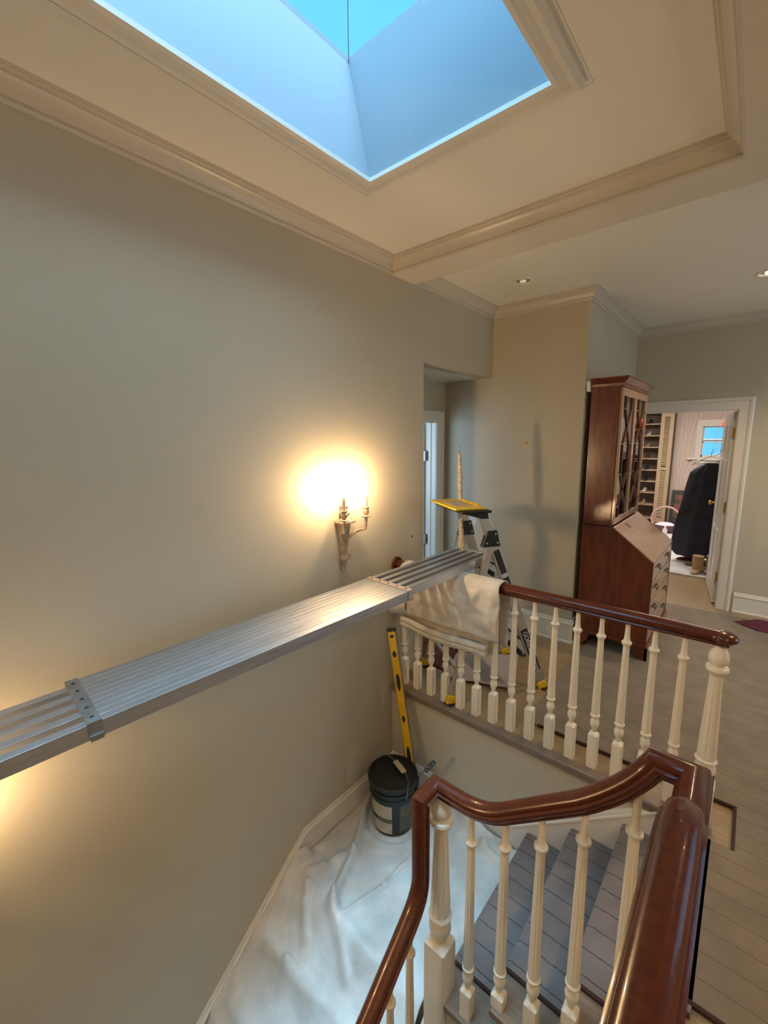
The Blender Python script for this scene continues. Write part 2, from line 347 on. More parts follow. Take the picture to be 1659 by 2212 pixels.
# pyramid skylight: glazing bars and glass
cx, cy, az = (UX0+UX1)/2, (UY0+UY1)/2, UZ+.36
R1 = (cx, UY1-(UX1-UX0)/2, az); R2 = (cx, UY0+(UX1-UX0)/2, az)
root = empty('window_3', (cx, cy, UZ)); root['kind'] = 'structure'
m = MB(); c4 = [(UX0, UY0, UZ), (UX1, UY0, UZ), (UX1, UY1, UZ), (UX0, UY1, UZ)]
m.add([c4[0], c4[1], c4[2], c4[3], R2, R1], [(0, 1, 4), (2, 3, 5), (3, 0, 4, 5), (1, 2, 5, 4)])
m.build('glass_pane', SKYG, root)
for a, b in ((c4[0], R2), (c4[1], R2), (c4[2], R1), (c4[3], R1), (R1, R2)):
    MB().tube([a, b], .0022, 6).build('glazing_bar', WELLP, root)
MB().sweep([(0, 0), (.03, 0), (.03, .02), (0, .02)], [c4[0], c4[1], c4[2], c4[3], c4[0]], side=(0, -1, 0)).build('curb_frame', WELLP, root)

# baseboards
BBP = [(0, 0), (.022, 0), (.022, .012), (.014, .018), (.014, .150), (.020, .154), (.020, .166), (.012, .172), (.010, .186), (0, .190)]
def baseb(name, path, side):
    m = MB(); m.sweep(BBP, path, side=side); struct(name, m, TRIM, smooth=35)
baseb('baseboard_back', [(XA, YB, 0), (-1.0, YB, 0), (-1.0, YF, 0)], (0, -1, 0))
baseb('baseboard_far', [(-.02, YF, 0), (2.3, YF, 0)], (0, -1, 0))
# stair skirts: cap moulding plus board, level on the landing and raked along each flight
def skirt(name, pts, axis, plane, sgn, bottom):
    """pts: (u, ztop) along the wall; board from bottom(u) to ztop, proud of the plane"""
    m = MB()
    for (u0, z0), (u1, z1) in zip(pts, pts[1:]):
        q = [(u0, bottom(u0)), (u1, bottom(u1)), (u1, z1-.03), (u0, z0-.03)]
        m.prism(q, axis, plane, plane+sgn*.014)
    path = [((u, plane, z) if axis == 1 else (plane, u, z)) for u, z in pts]
    sd = (0, sgn, 0) if axis == 1 else (sgn, 0, 0)
    m.sweep([(0, -.035), (.014, -.035), (.020, -.030), (.020, -.022), (.013, -.018), (.013, -.010), (.010, 0), (0, 0)], path, side=sd)
    struct(name, m, TRIM, smooth=35)
skirt('trim_rear_stair_skirt', [(XW, -.525), (-.855, -.525), (-.17, .0)], 1, YR, -1, lambda u: min(-.03-.2, max(-.80, -.80+.79*(u+.85)-.15)) if u > -.84 else -.80)
skirt('trim_left_stair_skirt', [(YR, -.535), (1.30, -.535), (-1.4, -.535-2.7*.80)], 0, XW, 1, lambda u: -.80 if u > 1.28 else -.85-(1.30-u)*.80)

# ================================================================== STAIRS
NX = [-.07, -.296, -.523, -.749]
root = empty('staircase', (-.4, 1.6, LZ), 'short flight of oak steps rising from the landing to the hall', 'staircase')
for k in range(4):
    zt = -.178*k; xn = NX[k]; xb = (NX[k-1]+.02) if k else .0
    if k:
        m = MB(); m.sweep([(0, 0), (0, -.022), (.005, -.026), (xb-xn, -.026), (xb-xn, 0), (.006, 0), (0, -.004)][:0] or [(0, -.005), (0, -.021), (.005, -.026), (xb-xn, -.026), (xb-xn, 0), (.005, 0)],
                          [(xn, 1.150, zt), (xn, YR-.016, zt)], side=(1, 0, 0))
        m.build('tread', NOSE, root, smooth=40)
    MB().box((xn+.02, 1.17, zt-.178), (xn+.034, YR-.016, zt-.02)).build('riser', TRIM, root)
# stringer (outer board below the treads on the open side)
poly = [(-.765, LZ), (-.73, LZ), (-.73, -.56), (-.503, -.56), (-.503, -.382), (-.276, -.382), (-.276, -.204), (-.05, -.204), (-.05, -.03), (0.0, -.03), (0.0, -.45), (-.55, -1.0), (-.765, -1.0)]
MB().prism(poly, 1, 1.165, 1.20).build('stringer', TRIM, root)
MB().prism([(-.765, LZ-.05), (0, -.35), (0, -.5), (-.765, LZ-.3)], 1, 1.2, YR-.016).build('soffit', WALL, root)
# top nosing at hall level
m = MB(); m.sweep([(0, -.005), (0, -.021), (.005, -.026), (.06, -.026), (.06, 0), (.005, 0)], [(-.07, 1.15, .001), (-.07, YR-.016, .001)], side=(1, 0, 0)); m.build('tread', NOSE, root, smooth=40)

# second flight towards the camera, under the drop cloth
root = empty('lower_staircase', (-1.27, .6, LZ-.9), 'lower flight of steps hidden under the white drop cloth along the left wall', 'staircase')
for k in range(9):
    yn = 1.20-.226*k; zt = LZ-.178*(k+1)
    MB().box((XW+.02, yn-.226, zt-.026), (-.82, yn+.02, zt)).build('tread', NOSE, root)
    MB().box((XW+.02, yn-.0, zt), (-.82, yn+.014, zt+.155)).build('riser', TRIM, root)
m = MB(); m.prism([(1.17, LZ), (1.17, LZ-.35), (-1.0, LZ-.35-2.16*.79), (-1.0, LZ-2.16*.79+.02)], 0, -.815, -.78); m.build('stringer', TRIM, root)

# stair runner
m = MB(); pts = []
for k in range(4):
    zt = -.178*k
    if k == 0: pts += [(.02, .012), (-.068, .012)]
    else: pts += [(NX[k-1]+.012, zt+.010), (NX[k]+.004, zt+.010)]
    pts += [(NX[k]-.010, zt+.002), (NX[k]-.010, zt-.024), (NX[k]+.012, zt-.034)]
pts += [(NX[3]+.012, LZ+.03)]
def ribbon(pts, off, y0, y1):
    m = MB(); n = len(pts); nr = []
    for i in range(n):
        a = np.array(pts[max(i-1, 0)]); b = np.array(pts[min(i+1, n-1)]); t = b-a; t /= np.linalg.norm(t); nr.append(np.array([-t[1], t[0]]))
    inn = [np.array(p)+nr[i]*off for i, p in enumerate(pts)]; V = []
    for y in (y0, y1):
        V += [(p[0], y, p[1]) for p in pts]; V += [(p[0], y, p[1]) for p in inn]
    F = []
    for i in range(n-1):
        F += [(i, i+1, 2*n+i+1, 2*n+i), (n+i, 3*n+i, 3*n+i+1, n+i+1), (i, n+i, n+i+1, i+1), (2*n+i, 2*n+i+1, 3*n+i+1, 3*n+i)]
    return m.add(V, F)
o = ribbon(pts, .006, 1.305, 2.082).build('stair_runner', RUNNER, smooth=30); tag(o, 'grey violet ribbed carpet runner going down the short flight of steps', 'carpet runner')
ribbon([(x-.0015, z+.0015) for x, z in pts], .009, 1.292, 1.3045).build('dark_binding', mat('dark_rug_binding', (0.045, 0.02, 0.018), .9), o)
BIND = bpy.data.materials['dark_rug_binding']

# hall rug (L-shaped) with its dark binding
m = MB(); out = [(-.88, 2.28), (.09, 2.28), (.09, 2.015), (-.02, 2.015), (-.02, 1.335), (.10, 1.335), (.10, 1.30), (2.1, 1.30), (2.1, 4.93), (-.88, 4.93)]
m.prism(out, 2, .0005, .012); o = m.build('hall_rug', RUG); tag(o, 'large taupe ribbed rug covering the hall floor around the newel post', 'rug')
m = MB(); m.sweep([(-.006, 0), (.006, 0), (.006, .014), (-.006, .014)], [(-.80, 2.28, .001), (.09, 2.28, .001), (.09, 2.015, .001)], side=(0, 1, 0)); m.build('dark_binding', BIND, o)
m = MB(); m.sweep([(-.006, 0), (.006, 0), (.006, .014), (-.006, .014)], [(-.02, 1.335, .001), (.10, 1.335, .001), (.10, 1.0, .001)], side=(0, 1, 0)); m.build('dark_binding', BIND, o)

# ================================================================== RAILINGS
RP = [(-.020, 0), (.020, 0), (.021, .006), (.017, .012), (.021, .018), (.030, .024), (.034, .031), (.034, .038), (.030, .046), (.021, .054), (.010, .059), (0, .0605),
      (-.010, .059), (-.021, .054), (-.030, .046), (-.034, .038), (-.034, .031), (-.030, .024), (-.021, .018), (-.017, .012), (-.021, .006)]
def baluster_profile(h_block, z_ring, z_collar, z_top):
    """silhouette + squareness / fluting callables, z from the foot"""
    P = [(.0225, 0), (.0225, h_block-.012), (.0222, h_block-.004), (.017, h_block+.004), (.011, h_block+.010)]
    zb = h_block+.010; L = z_ring-.010-zb
    P += [(.010, zb+.06*L), (.0125, zb+.2*L), (.0195, zb+.42*L), (.0215, zb+.6*L), (.018, zb+.8*L), (.0125, zb+.93*L), (.012, zb+L)]
    P += [(.019, z_ring-.008), (.0225, z_ring-.003), (.0225, z_ring+.003), (.018, z_ring+.008), (.0165, z_ring+.012)]
    f0 = z_ring+.016; f1 = z_collar-.035
    for i in range(9):
        t = i/8; P.append((.0195-.0055*t, f0+(f1-f0)*t))
    P += [(.0135, z_collar-.026), (.014, z_collar-.016), (.0165, z_collar-.012), (.0215, z_collar-.004), (.0215, z_collar+.003), (.015, z_collar+.010), (.0125, z_collar+.02), (.0105, z_collar+.05), (.0098, z_top+.004)]
    sq = lambda z: 1.0 if z <= h_block-.002 else (0.5 if z < h_block+.006 else 0)
    fl = lambda z: 0.16 if f0+.004 < z < f1-.004 else 0.0
    return P, sq, fl
def baluster_mb(c, *a):
    P, sq, fl = baluster_profile(*a); m = MB(); m.lathe(P, c, 40, sq, fl, 10); return m

# balcony railing
rail_root = empty('balcony_railing', (-.88, 2.153, 0), 'mahogany topped railing with white balusters across the balcony edge', 'railing')
YRAIL = 2.153; ZT = .802
path = [(XW+.0, YRAIL, ZT), (-.03, YRAIL, ZT)]
m = MB(); m.sweep(RP, path, side=(0, 1, 0))
hr = m.build('handrail', MAHO, rail_root, smooth=40)
m = MB(); m.lathe([(.024, 0), (.030, .006), (.026, .012), (.036, .018), (.047, .026), (.051, .034), (.050, .042), (.042, .052), (.026, .060), (.006, .063)], (-.022, YRAIL, ZT-.002), 28); m.build('rail_end_cap', MAHO, rail_root, smooth=40)
m = MB(); m.tube([(XW+.001, YRAIL, ZT+.03), (XW+.018, YRAIL, ZT+.03)], [.050, .047], 24); m.build('wall_rosette', MAHO, rail_root, smooth=40)
bme = None
for i in range(-1, 14):
    x = -1.57+.1094*i
    if bme is None:
        o = baluster_mb((0, 0, 0), .185, .285, .705, .800).build('baluster', BALP, rail_root, smooth=32)
        o.data.transform(Matrix.Translation(Vector(rail_root.location))); bme = o.data
    else:
        o = bpy.data.objects.new('baluster', bme); C.objects.link(o); o.parent = rail_root
    o.location = Vector((x, YRAIL, 0.0))-Vector(rail_root.location)
def newel(c, z0, zb, zr0, zf0, zf1, zr1, ztop, root, w=.045, k=1.0):
    """block z0..zb, lower bulb/ring zr0, flutes zf0..zf1, ring zr1, bulb to ztop"""
    P = [(w, z0), (w, zb-.02), (w*.98, zb-.006), (w*.8, zb+.004), (w*.62, zb+.012)]
    L = zf0-(zb+.012)
    P += [(w*.72, zb+.012+.2*L), (w*.93, zb+.012+.4*L), (w*.9, zb+.012+.6*L), (w*.66, zb+.012+.78*L), (w*.86, zb+.012+.84*L), (w*.98, zb+.012+.9*L), (w*.9, zb+.012+.96*L), (w*.82, zf0)]
    for i in range(1, 10):
        t = i/9; P.append((w*(.86-.30*t), zf0+(zf1-zf0)*t))
    P += [(w*.56, zf1+.01), (w*.66, zr1-.018), (w*.9, zr1-.010), (w*.98, zr1), (w*.92, zr1+.010), (w*.6, zr1+.016), (w*.66, zr1+.022), (w*.84, zr1+.035), (w*.88, zr1+.052), (w*.8, zr1+.07), (w*.6, zr1+.088), (w*.46, ztop-.006), (w*.45, ztop)]
    sq = lambda z: 1.0 if z <= zb-.003 else (.5 if z < zb+.006 else 0)
    fl = lambda z: .13 if zf0+.012 < z < zf1-.006 else 0
    m = MB(); m.lathe(P, (c[0], c[1], 0), 48, sq, fl, 8); return m.build('newel_post', BALP, root, smooth=32)
newel((-.030, YRAIL), 0, .17, .2, .285, .655, .695, ZT+.004, rail_root, w=.042)

# stair railing: hall guard rail, gooseneck, raked rail, newel turn, lower raked rail
sr = empty('stair_railing', (-.4, 1.19, LZ), 'glossy mahogany railing turning from the hall edge down both flights beside the runner', 'railing')
YN = 1.19; xg = -.032
def arc(p0, p1, p2, n=7):
    p0, p1, p2 = [np.array(p, float) for p in (p0, p1, p2)]
    return [tuple((1-t)**2*p0+2*t*(1-t)*p1+t*t*p2) for t in [i/n for i in range(n+1)]]
_h = [(.020, 0), (.024, .005), (.024, .011), (.032, .016), (.036, .022), (.036, .028), (.031, .032), (.0285, .033), (.029, .038), (.027, .046), (.020, .054), (.010, .059)]
RPN = [(-.020, 0)]+_h+[(0, .0605)]+[(-a, b) for a, b in _h[::-1]][:-1]
zl = .80
path = [(xg, -.9, .985), (xg, .70, .985)]+arc((xg, .72, .985), (xg, .845, .985), (xg, .875, .90))[1:]+arc((xg, .885, .875), (xg, .915, zl), (xg, 1.01, zl))
path += [(xg, YN, zl)]
path += [(-.095, YN, zl)]
path += arc((-.095, YN, zl), (-.145, YN, .70), (-.26, YN, .592), 8)[1:]
path += arc((-.49, YN, .408), (-.565, YN, .348), (-.66, YN, .345), 6)
path += [(-.785, YN, .345)]
m = MB(); m.sweep(RPN, path, side=(1, 0, 0)); m.build('handrail', MAHO, sr, smooth=50)
xl = -.785
path = [(-.785+.0, YN, .345)]
path = [(-.70, YN, .3449), (xl, YN, .3449), (xl, 1.125, .345), (xl, 1.125, .06)]+arc((xl, 1.125, .06), (xl, 1.125, -.035), (xl, 1.04, -.10), 6)[1:]+[(xl, -1.2, -.10-2.24*.76)]
m = MB(); m.sweep(RPN, path, side=(0, 1, 0)); m.build('lower_handrail', MAHO, sr, smooth=50)
for (x, zf, zring, zcol, zt) in ((-.630, -.534, -.315, .233, .350), (-.505, -.356, -.214, .300, .425), (-.388, -.356, -.128, .385, .495), (-.268, -.178, -.030, .490, .600), (-.145, -.178, .070, .600, .72)):
    hb = zring-zf-.100
    baluster_mb((x, YN, zf), max(.05, hb), zring-zf, zcol-zf, zt-zf).build('baluster', BALP, sr, smooth=32)
newel((-.757, YN), LZ-.35, -.30, 0, -.165, .195, .245, .352, sr, w=.047)
# balusters of the lower flight
for k in range(9):
    y = 1.03-.115*k; zr = -.11-(1.04-y)*.76; zf = LZ-.178*(1+int((1.13-y)/.226))
    baluster_mb((xl, y, zf), .12+zr-zf-.66 if zr-zf > .66 else .1, zr-zf-.58, zr-zf-.10, zr-zf+.005).build('baluster', BALP, sr, smooth=32)
# balusters of the hall guard
for k in range(9):
    y = .68-.12*k
    baluster_mb((xg, y, 0), .25, .36, .88, .985).build('baluster', BALP, sr, smooth=32)

# ================================================================== PLANK
d = np.array([.065, .998, .019]); d /= np.linalg.norm(d)
Pn = np.array([-1.240, 1.639, .905]); side = np.cross(d, [0, 0, 1]); side /= np.linalg.norm(side); side = -side   # towards the wall
upv = np.cross(side, d); upv = -upv if upv[2] < 0 else upv
W_ = .306; n_ = 10; sl = W_/n_
pr = empty('extension_plank', tuple(Pn+d*.3), 'long aluminium extending work plank bridging the stairwell', 'plank')
def pat(u, s_, h): return Pn+d*u+side*s_+upv*h
def prail(u0, u1, slot, name):
    a, b = slot*sl+.0003, (slot+1)*sl-.0003; m = MB()
    m.hexa([pat(u0, a, -.048), pat(u1, a, -.048), pat(u1, b, -.048), pat(u0, b, -.048)], [pat(u0, a, 0), pat(u1, a, 0), pat(u1, b, 0), pat(u0, b, 0)])
    m.build(name, ALUW, pr, bevel=.0007)
uL = -1.345; uR = .0; uEnd = .83; u0_ = -2.6
for k in range(5):
    prail(u0_, uR, 2*k, 'rail')            # lower section (near side flush)
    prail(uL, uEnd, 2*k+1, 'rail')         # sliding section
m = MB(); m.hexa([pat(uEnd-.02, sl, -.050), pat(uEnd+.01, sl, -.050), pat(uEnd+.01, W_, -.050), pat(uEnd-.02, W_, -.050)], [pat(uEnd-.02, sl, .002), pat(uEnd+.01, sl, .002), pat(uEnd+.01, W_, .002), pat(uEnd-.02, W_, .002)])
m.build('end_cap', ALU, pr, bevel=.001)
def strap(u, s0, s1, mt):
    m = MB(); t = .003
    def slab(ua, ub, sa, sb, ha, hb): m.hexa([pat(ua, sa, ha), pat(ub, sa, ha), pat(ub, sb, ha), pat(ua, sb, ha)], [pat(ua, sa, hb), pat(ub, sa, hb), pat(ub, sb, hb), pat(ua, sb, hb)])
    slab(u, u+.036, s0-t, s1+t, .0005, .0005+t)
    slab(u, u+.036, s0-t, s0-.0005, -.052, .0005+t); slab(u, u+.036, s1+.0005, s1+t, -.052, .0005+t)
    slab(u+.001, u+.035, s0-.008, s0-t, -.05, -.034)
    o = m.build('strap', mt, pr)
    for k in range(5):
        s_ = s0+(k+.5)*(s1-s0)/5; c = pat(u+.018, s_, .004)
        MB().tube([c, c+upv*.0015], [.006, .0045], 10).build('rivet_hole', DARK, o, smooth=40)
strap(uL-.022, 0, W_, STEEL); strap(uR-.018, 0, W_, mat('warm_worn_steel_strap', (0.62, 0.52, 0.46), .45, metal=.7, var=.2, vscale=20))

# ================================================================== LADDER
A = np.array([-.926, 2.689, 0]); B = np.array([-1.319, 2.965, 0]); Cc = np.array([-1.308, 2.141, 0]); D = np.array([-1.701, 2.425, 0])
H1 = np.array([-1.165, 2.346, 1.06]); H2 = np.array([-1.450, 2.545, 1.06])
def ext(P, H, z): t = (z-P[2])/(H[2]-P[2]); return P+(H-P)*t
lad = empty('stepladder', tuple((A+B+Cc+D)/4), 'aluminium stepladder with yellow feet standing behind the balcony railing', 'ladder')
sdir = (B-A)/np.linalg.norm(B-A); rdir = (Cc-A)/np.linalg.norm(Cc-A)
for P, H in ((A, H1), (B, H2)):
    T = ext(P, H, 1.22); m = MB(); m.bar(ext(P, H, .03), T, .024, .062, up=rdir); r_ = m.build('front_rail', ALU, lad, bevel=.002)
for P, H in ((Cc, H1), (D, H2)):
    m = MB(); m.bar(ext(P, H, .03), H-np.array([0, 0, .03]), .022, .046, up=rdir); m.build('rear_rail', ALU, lad, bevel=.002)
for P, H in ((A, H1), (B, H2), (Cc, H1), (D, H2)):
    q = ext(P, H, .0); m = MB(); t = (H-P)/np.linalg.norm(H-P)
    m.bar(P+np.array([0, 0, .001])+t*.0, P+t*.06, .034, .066, up=rdir); f_ = m.build('foot', YEL, lad, bevel=.006)
    MB().box(P+np.array([-.03, -.03, 0.0]), P+np.array([.03, .03, .010])).build('foot_pad', BLK, f_, bevel=.003)
for zz in (.27, .54, .825):
    p, q = ext(A, H1, zz), ext(B, H2, zz); off = rdir*.0
    m = MB(); m.bar(p-rdir*.0+rdir*.02, q+rdir*.02, .085, .018); st = m.build('step', ALU, lad, bevel=.002)
    m = MB(); m.bar(p-rdir*.03, q-rdir*.03, .012, .030); m.build('step_edge', BLK, st)
    m = MB(); m.bar(p+rdir*.066, q+rdir*.066, .012, .030); m.build('step_edge', BLK, st)
for zz in (.22, .62):
    m = MB(); m.bar(ext(Cc, H1, zz), ext(D, H2, zz), .020, .020); m.build('rear_brace', ALU, lad)
for H, sg in ((H1, -1), (H2, 1)):
    m = MB(); e = (A-H1)/np.linalg.norm(A-H1); f2 = (Cc-H1)/np.linalg.norm(Cc-H1)
    c = H+sdir*0; th = sdir*.020
    q = [c-rdir*.032+np.array([0, 0, .045]), c+rdir*.030+np.array([0, 0, .045]), c+rdir*.062+np.array([0, 0, -.055]), c-rdir*.058+np.array([0, 0, -.055])]
    m.hexa([a-th for a in q], [a+th for a in q]); hb = m.build('hinge_bracket', BLK, lad, bevel=.004)
    for a, b in ((-.02, .025), (-.035, -.03), (.035, -.03)):
        cc_ = c+rdir*a+np.array([0, 0, b])-sdir*.020
        MB().tube([cc_, cc_-sdir*.004], .006, 10).build('rivet', ALU, hb, smooth=40)
# warning stickers on the near front rail
def onrail(z0, z1, wdt, mt, name='sticker', offr=0.0, up_off=.0130):
    p, q = ext(A, H1, z0), ext(A, H1, z1); nrm = -sdir
    m = MB(); m.bar(p+nrm*up_off+rdir*offr, q+nrm*up_off+rdir*offr, .0012, wdt, up=rdir); return m.build(name, mt, lad)
onrail(.83, .98, .040, DARK); onrail(.745, .80, .040, DARK); onrail(.14, .44, .048, DARK)
onrail(.805, .822, .034, WHT)
onrail(.235, .262, .030, YEL, offr=0, up_off=.0142)
# lettering on the black label, running up the rail
def text_on(body, origin, xdir, ydir, size, mt, parent, name):
    cu = bpy.data.curves.new(name, 'FONT'); cu.body = body; cu.size = size; cu.extrude = .0004; cu.align_x = 'CENTER'; cu.align_y = 'CENTER'
    tmp = bpy.data.objects.new('tmp', cu); C.objects.link(tmp); dg = bpy.context.evaluated_depsgraph_get(); me = bpy.data.meshes.new_from_object(tmp.evaluated_get(dg))
    bpy.data.objects.remove(tmp); xd = Vector(xdir).normalized(); yd = Vector(ydir).normalized(); zd = xd.cross(yd)
    Mx = Matrix(((xd[0], yd[0], zd[0], origin[0]), (xd[1], yd[1], zd[1], origin[1]), (xd[2], yd[2], zd[2], origin[2]), (0, 0, 0, 1)))
    me.transform(Mx); me.materials.clear(); me.materials.append(mt)
    o = bpy.data.objects.new(name, me); C.objects.link(o); o.parent = parent; me.transform(Matrix.Translation(-parent_world(parent))); return o
tdir = (A-H1)/np.linalg.norm(A-H1)
text_on('GORILLA', ext(A, H1, .345)-sdir*.0150, tdir, np.cross(-sdir, tdir), .042, WHT, lad, 'label_lettering')
text_on('LADDERS', ext(A, H1, .185)-sdir*.0150, tdir, np.cross(-sdir, tdir), .030, WHT, lad, 'label_lettering')
# top cap and tray
T1 = ext(A, H1, 1.235); T2 = ext(B, H2, 1.235)
zt_ = np.array([0, 0, 1.0])
for T_, sg in ((T1, -1), (T2, 1)):
    q = [T_-rdir*.045-zt_*.055, T_+rdir*.0-zt_*.055, T_+rdir*.12-zt_*.02, T_+rdir*.12, T_-rdir*.03]
    th = sdir*.018
    m = MB(); n = len(q); vs = [a-th for a in q]+[a+th for a in q]
    m.add(vs, [tuple(range(n))[::-1], tuple(range(n, 2*n))]+[(i, (i+1) % n, n+(i+1) % n, n+i) for i in range(n)])
    m.build('top_bracket', BLK, lad, bevel=.003)
def slab3(m, c, du, dv, hu, hv, z0, z1):
    b = [c+du*a*hu+dv*b_*hv for a, b_ in ((-1, -1), (1, -1), (1, 1), (-1, 1))]
    m.hexa([p+zt_*z0 for p in b], [p+zt_*z1 for p in b])
tcn = (T1+T2)/2+rdir*.050; L = np.linalg.norm(T2-T1)/2
m = MB(); slab3(m, tcn+rdir*.0, sdir, rdir, L+.05, .095, -.016, .0); m.build('tray_frame', BLK, lad, bevel=.004)
m = MB(); slab3(m, tcn+rdir*.022+sdir*.04, sdir, rdir, L+.055, .098, .0005, .012); m.build('tool_tray', YEL, lad, bevel=.004)
m = MB(); slab3(m, tcn+rdir*.022+sdir*.02, sdir, rdir, L*.62, .055, .0125, .0135); m.build('dried_paint_patch', SPLAT, lad)
for k in range(7):
    c = tcn+rdir*(.022-.085)+sdir*(.02+(k-3)*.035)+zt_*.018; MB().lathe([(.006, -.008), (.010, 0), (.005, .006)], tuple(c), 8).build('tray_notch', YEL, lad)

# extension pole leaning through the ladder
pb = np.array(on(996.5, 1178, 1, 2.50)); pt_ = np.array(on(992, 962, 1, 2.52))
pole = empty('extension_pole', tuple(pb), 'paint splattered wooden extension pole standing upright through the ladder tray', 'pole')
v = pt_-pb; LL = np.linalg.norm(v)
MB().tube([pb, pb+v*.42, pb+v*.84], [.0155, .0145, .0135], 14).build('lower_tube', SPLAT, pole, smooth=40)
MB().tube([pb+v*.62, pb+v*.74], [.0165, .0165], 14).build('locking_collar', SPLAT, pole, smooth=40)
MB().tube([pb+v*.72, pb+v*.925], [.0130, .0115], 12).build('upper_tube', SPLAT, pole, smooth=40)
MB().tube([pb+v*.925, pb+v], [.004, .003], 8).build('threaded_tip', STEEL, pole, smooth=40)
q0, q1 = pb+v*.18, pb-v*.04
MB().tube([q0, q0+np.array([-.028, .0, -.06]), q1+np.array([-.05, 0, 0]), q1+np.array([.02, 0, 0])], .004, 8).build('roller_frame', STEEL, pole, smooth=40)
MB().tube([pb-v*.05, pb+v*.17], [.021, .018], 12).build('taped_grip', SPLAT, pole, smooth=40)

# ================================================================== CANVAS OVER THE RAILING
def drape(name, prof, x0, x1, n, fn, matl, thick=.004, label=None, cat='cloth', parent=None):
    m = MB(); k = len(prof); vs = []
    for i in range(n+1):
        x = x0+(x1-x0)*i/n
        for j, (y, z) in enumerate(prof):
            dx, dy, dz = fn(i/n, j/(k-1), x, y, z); vs.append((x+dx, y+dy, z+dz))
    fs = [(i*k+j, (i+1)*k+j, (i+1)*k+j+1, i*k+j+1) for i in range(n) for j in range(k-1)]
    m.add(vs, fs); o = m.build(name, matl, parent, smooth=60)
    s = o.modifiers.new('thickness', 'SOLIDIFY'); s.thickness = thick; s.offset = 0
    if label: tag(o, label, cat)
    return o
def nz(x, z, s=1.0, seed=0.0):
    from mathutils import noise
    return noise.noise(Vector((x*s, z*s, seed)))
back = [(2.215, .46+.045*i) for i in range(9)]; topz = [(2.205, .848), (2.192, .861), (2.175, .867), (2.153, .868), (2.130, .867), (2.108, .860), (2.094, .848)]
def front(zb, off=0): return [(2.086-off-.010*math.sin(i/22*3.1), .842-(.842-zb)*i/22) for i in range(1, 23)]
def fA(u, v, x, y, z):
    w_ = 1-max(0, (z-.80)/.09); f = .022*nz(x, z, 5, 1)+.014*nz(x, z, 12, 2)+.006*nz(x, z, 25, 7)
    edge = .03*nz(z, 0, 6, 5)*(1 if u > .9 else .4)
    fold = .014*math.exp(-((x+1.10+(.85-z)*.35)/.025)**2)+.010*math.exp(-((x+1.02+(.85-z)*.1)/.02)**2)
    return (edge*.6*w_+ (u-.5)*.02*w_, -(abs(f)+fold)*(w_ if y < 2.153 else -w_*.3), (.03*nz(x, 0, 3, 9)-.045*(u-.5)*2*0)*v*w_*1.0)
o = drape('draped_canvas', back+topz+front(.535), -1.655, -.985, 60, fA, CANVAS, .006, 'folded cream canvas cloth hung over the balcony handrail', 'cloth')
def fB(u, v, x, y, z):
    w_ = min(1, max(0, (.86-z)/.1)); return (0, .012-.014*abs(nz(x, z, 7, 3))*w_, .035*nz(x, 1, 3.5, 4)*v)
drape('under_layer', [(2.104-.006*math.sin(i/10*3), .80-.37*i/10) for i in range(11)], -1.645, -1.045, 50, fB, CANVAS, .012, parent=o)
drape('hem_roll', [(2.085-.012*math.cos(t), .470+.035*math.sin(t)) for t in [i*.45 for i in range(15)]], -1.655, -1.04, 50, lambda u, v, x, y, z: (0, -.008*abs(nz(x, z, 9, 3)), .03*nz(x, 1, 3.5, 4)), CANVAS, .006, parent=o)
drape('wall_side_fold', [(2.075-.03*math.sin(i/12*3.1), .62-.10*i/12) for i in range(13)], -1.725, -1.60, 14, lambda u, v, x, y, z: (0, -.006*nz(x, z, 12, 3), .03*u), CANVAS, .012, parent=o)

# ================================================================== DROP CLOTH on landing and lower flight
def segd(x, y, a, b):
    ax, ay = a; bx, by = b; dx, dy = bx-ax, by-ay; t = max(0, min(1, ((x-ax)*dx+(y-ay)*dy)/(dx*dx+dy*dy))); return math.hypot(x-ax-t*dx, y-ay-t*dy)
def pf(px, py, z=LZ): p = on(px, py, 2, z); return (p[0], p[1])
def psl(px, py):      # intersect with the raked plane of the lower flight
    d_ = ray(px, py); n_v = np.array([0, -.79, 1.0]); p0 = np.array([0, 1.30, LZ]); t = ((p0-EYE)@n_v)/(d_@n_v); p = EYE+t*d_; return (p[0], p[1]) if p[1] < 1.3 else pf(px, py)
creases = []
def crease(pts, h, wd):
    q = [psl(*p) for p in pts]
    for a, b in zip(q, q[1:]): creases.append((a, b, h, wd))
crease([(800, 1720), (765, 1850), (722, 1960), (725, 1990)], .028, .028)
crease([(905, 1840), (830, 1920), (735, 2015)], .012, .016)
crease([(662, 1860), (630, 1900), (600, 1990), (560, 2060), (500, 2170), (470, 2212)], .045, .040)
crease([(668, 1900), (700, 1880), (740, 1850)], .014, .03)
crease([(665, 1940), (660, 1990), (662, 2060)], .016, .030)
crease([(715, 1990), (735, 2060), (750, 2150)], .020, .026)
crease([(560, 2060), (620, 2130), (680, 2212)], .022, .035)
crease([(735, 2030), (780, 2100), (840, 2150)], .012, .05)
crease([(990, 1760), (1040, 1840), (1085, 1880)], .030, .030)
crease([(970, 1720), (1010, 1780), (1060, 1830)], .040, .035)
crease([(1000, 1740), (1050, 1790), (1100, 1820)], .045, .030)
crease([(960, 1700), (930, 1690), (900, 1680)], .015, .03)
m = MB(); nx, ny = 110, 300; xs0, xs1, ys0, ys1 = XW+.017, -.80, -.9, 2.075; vs = []
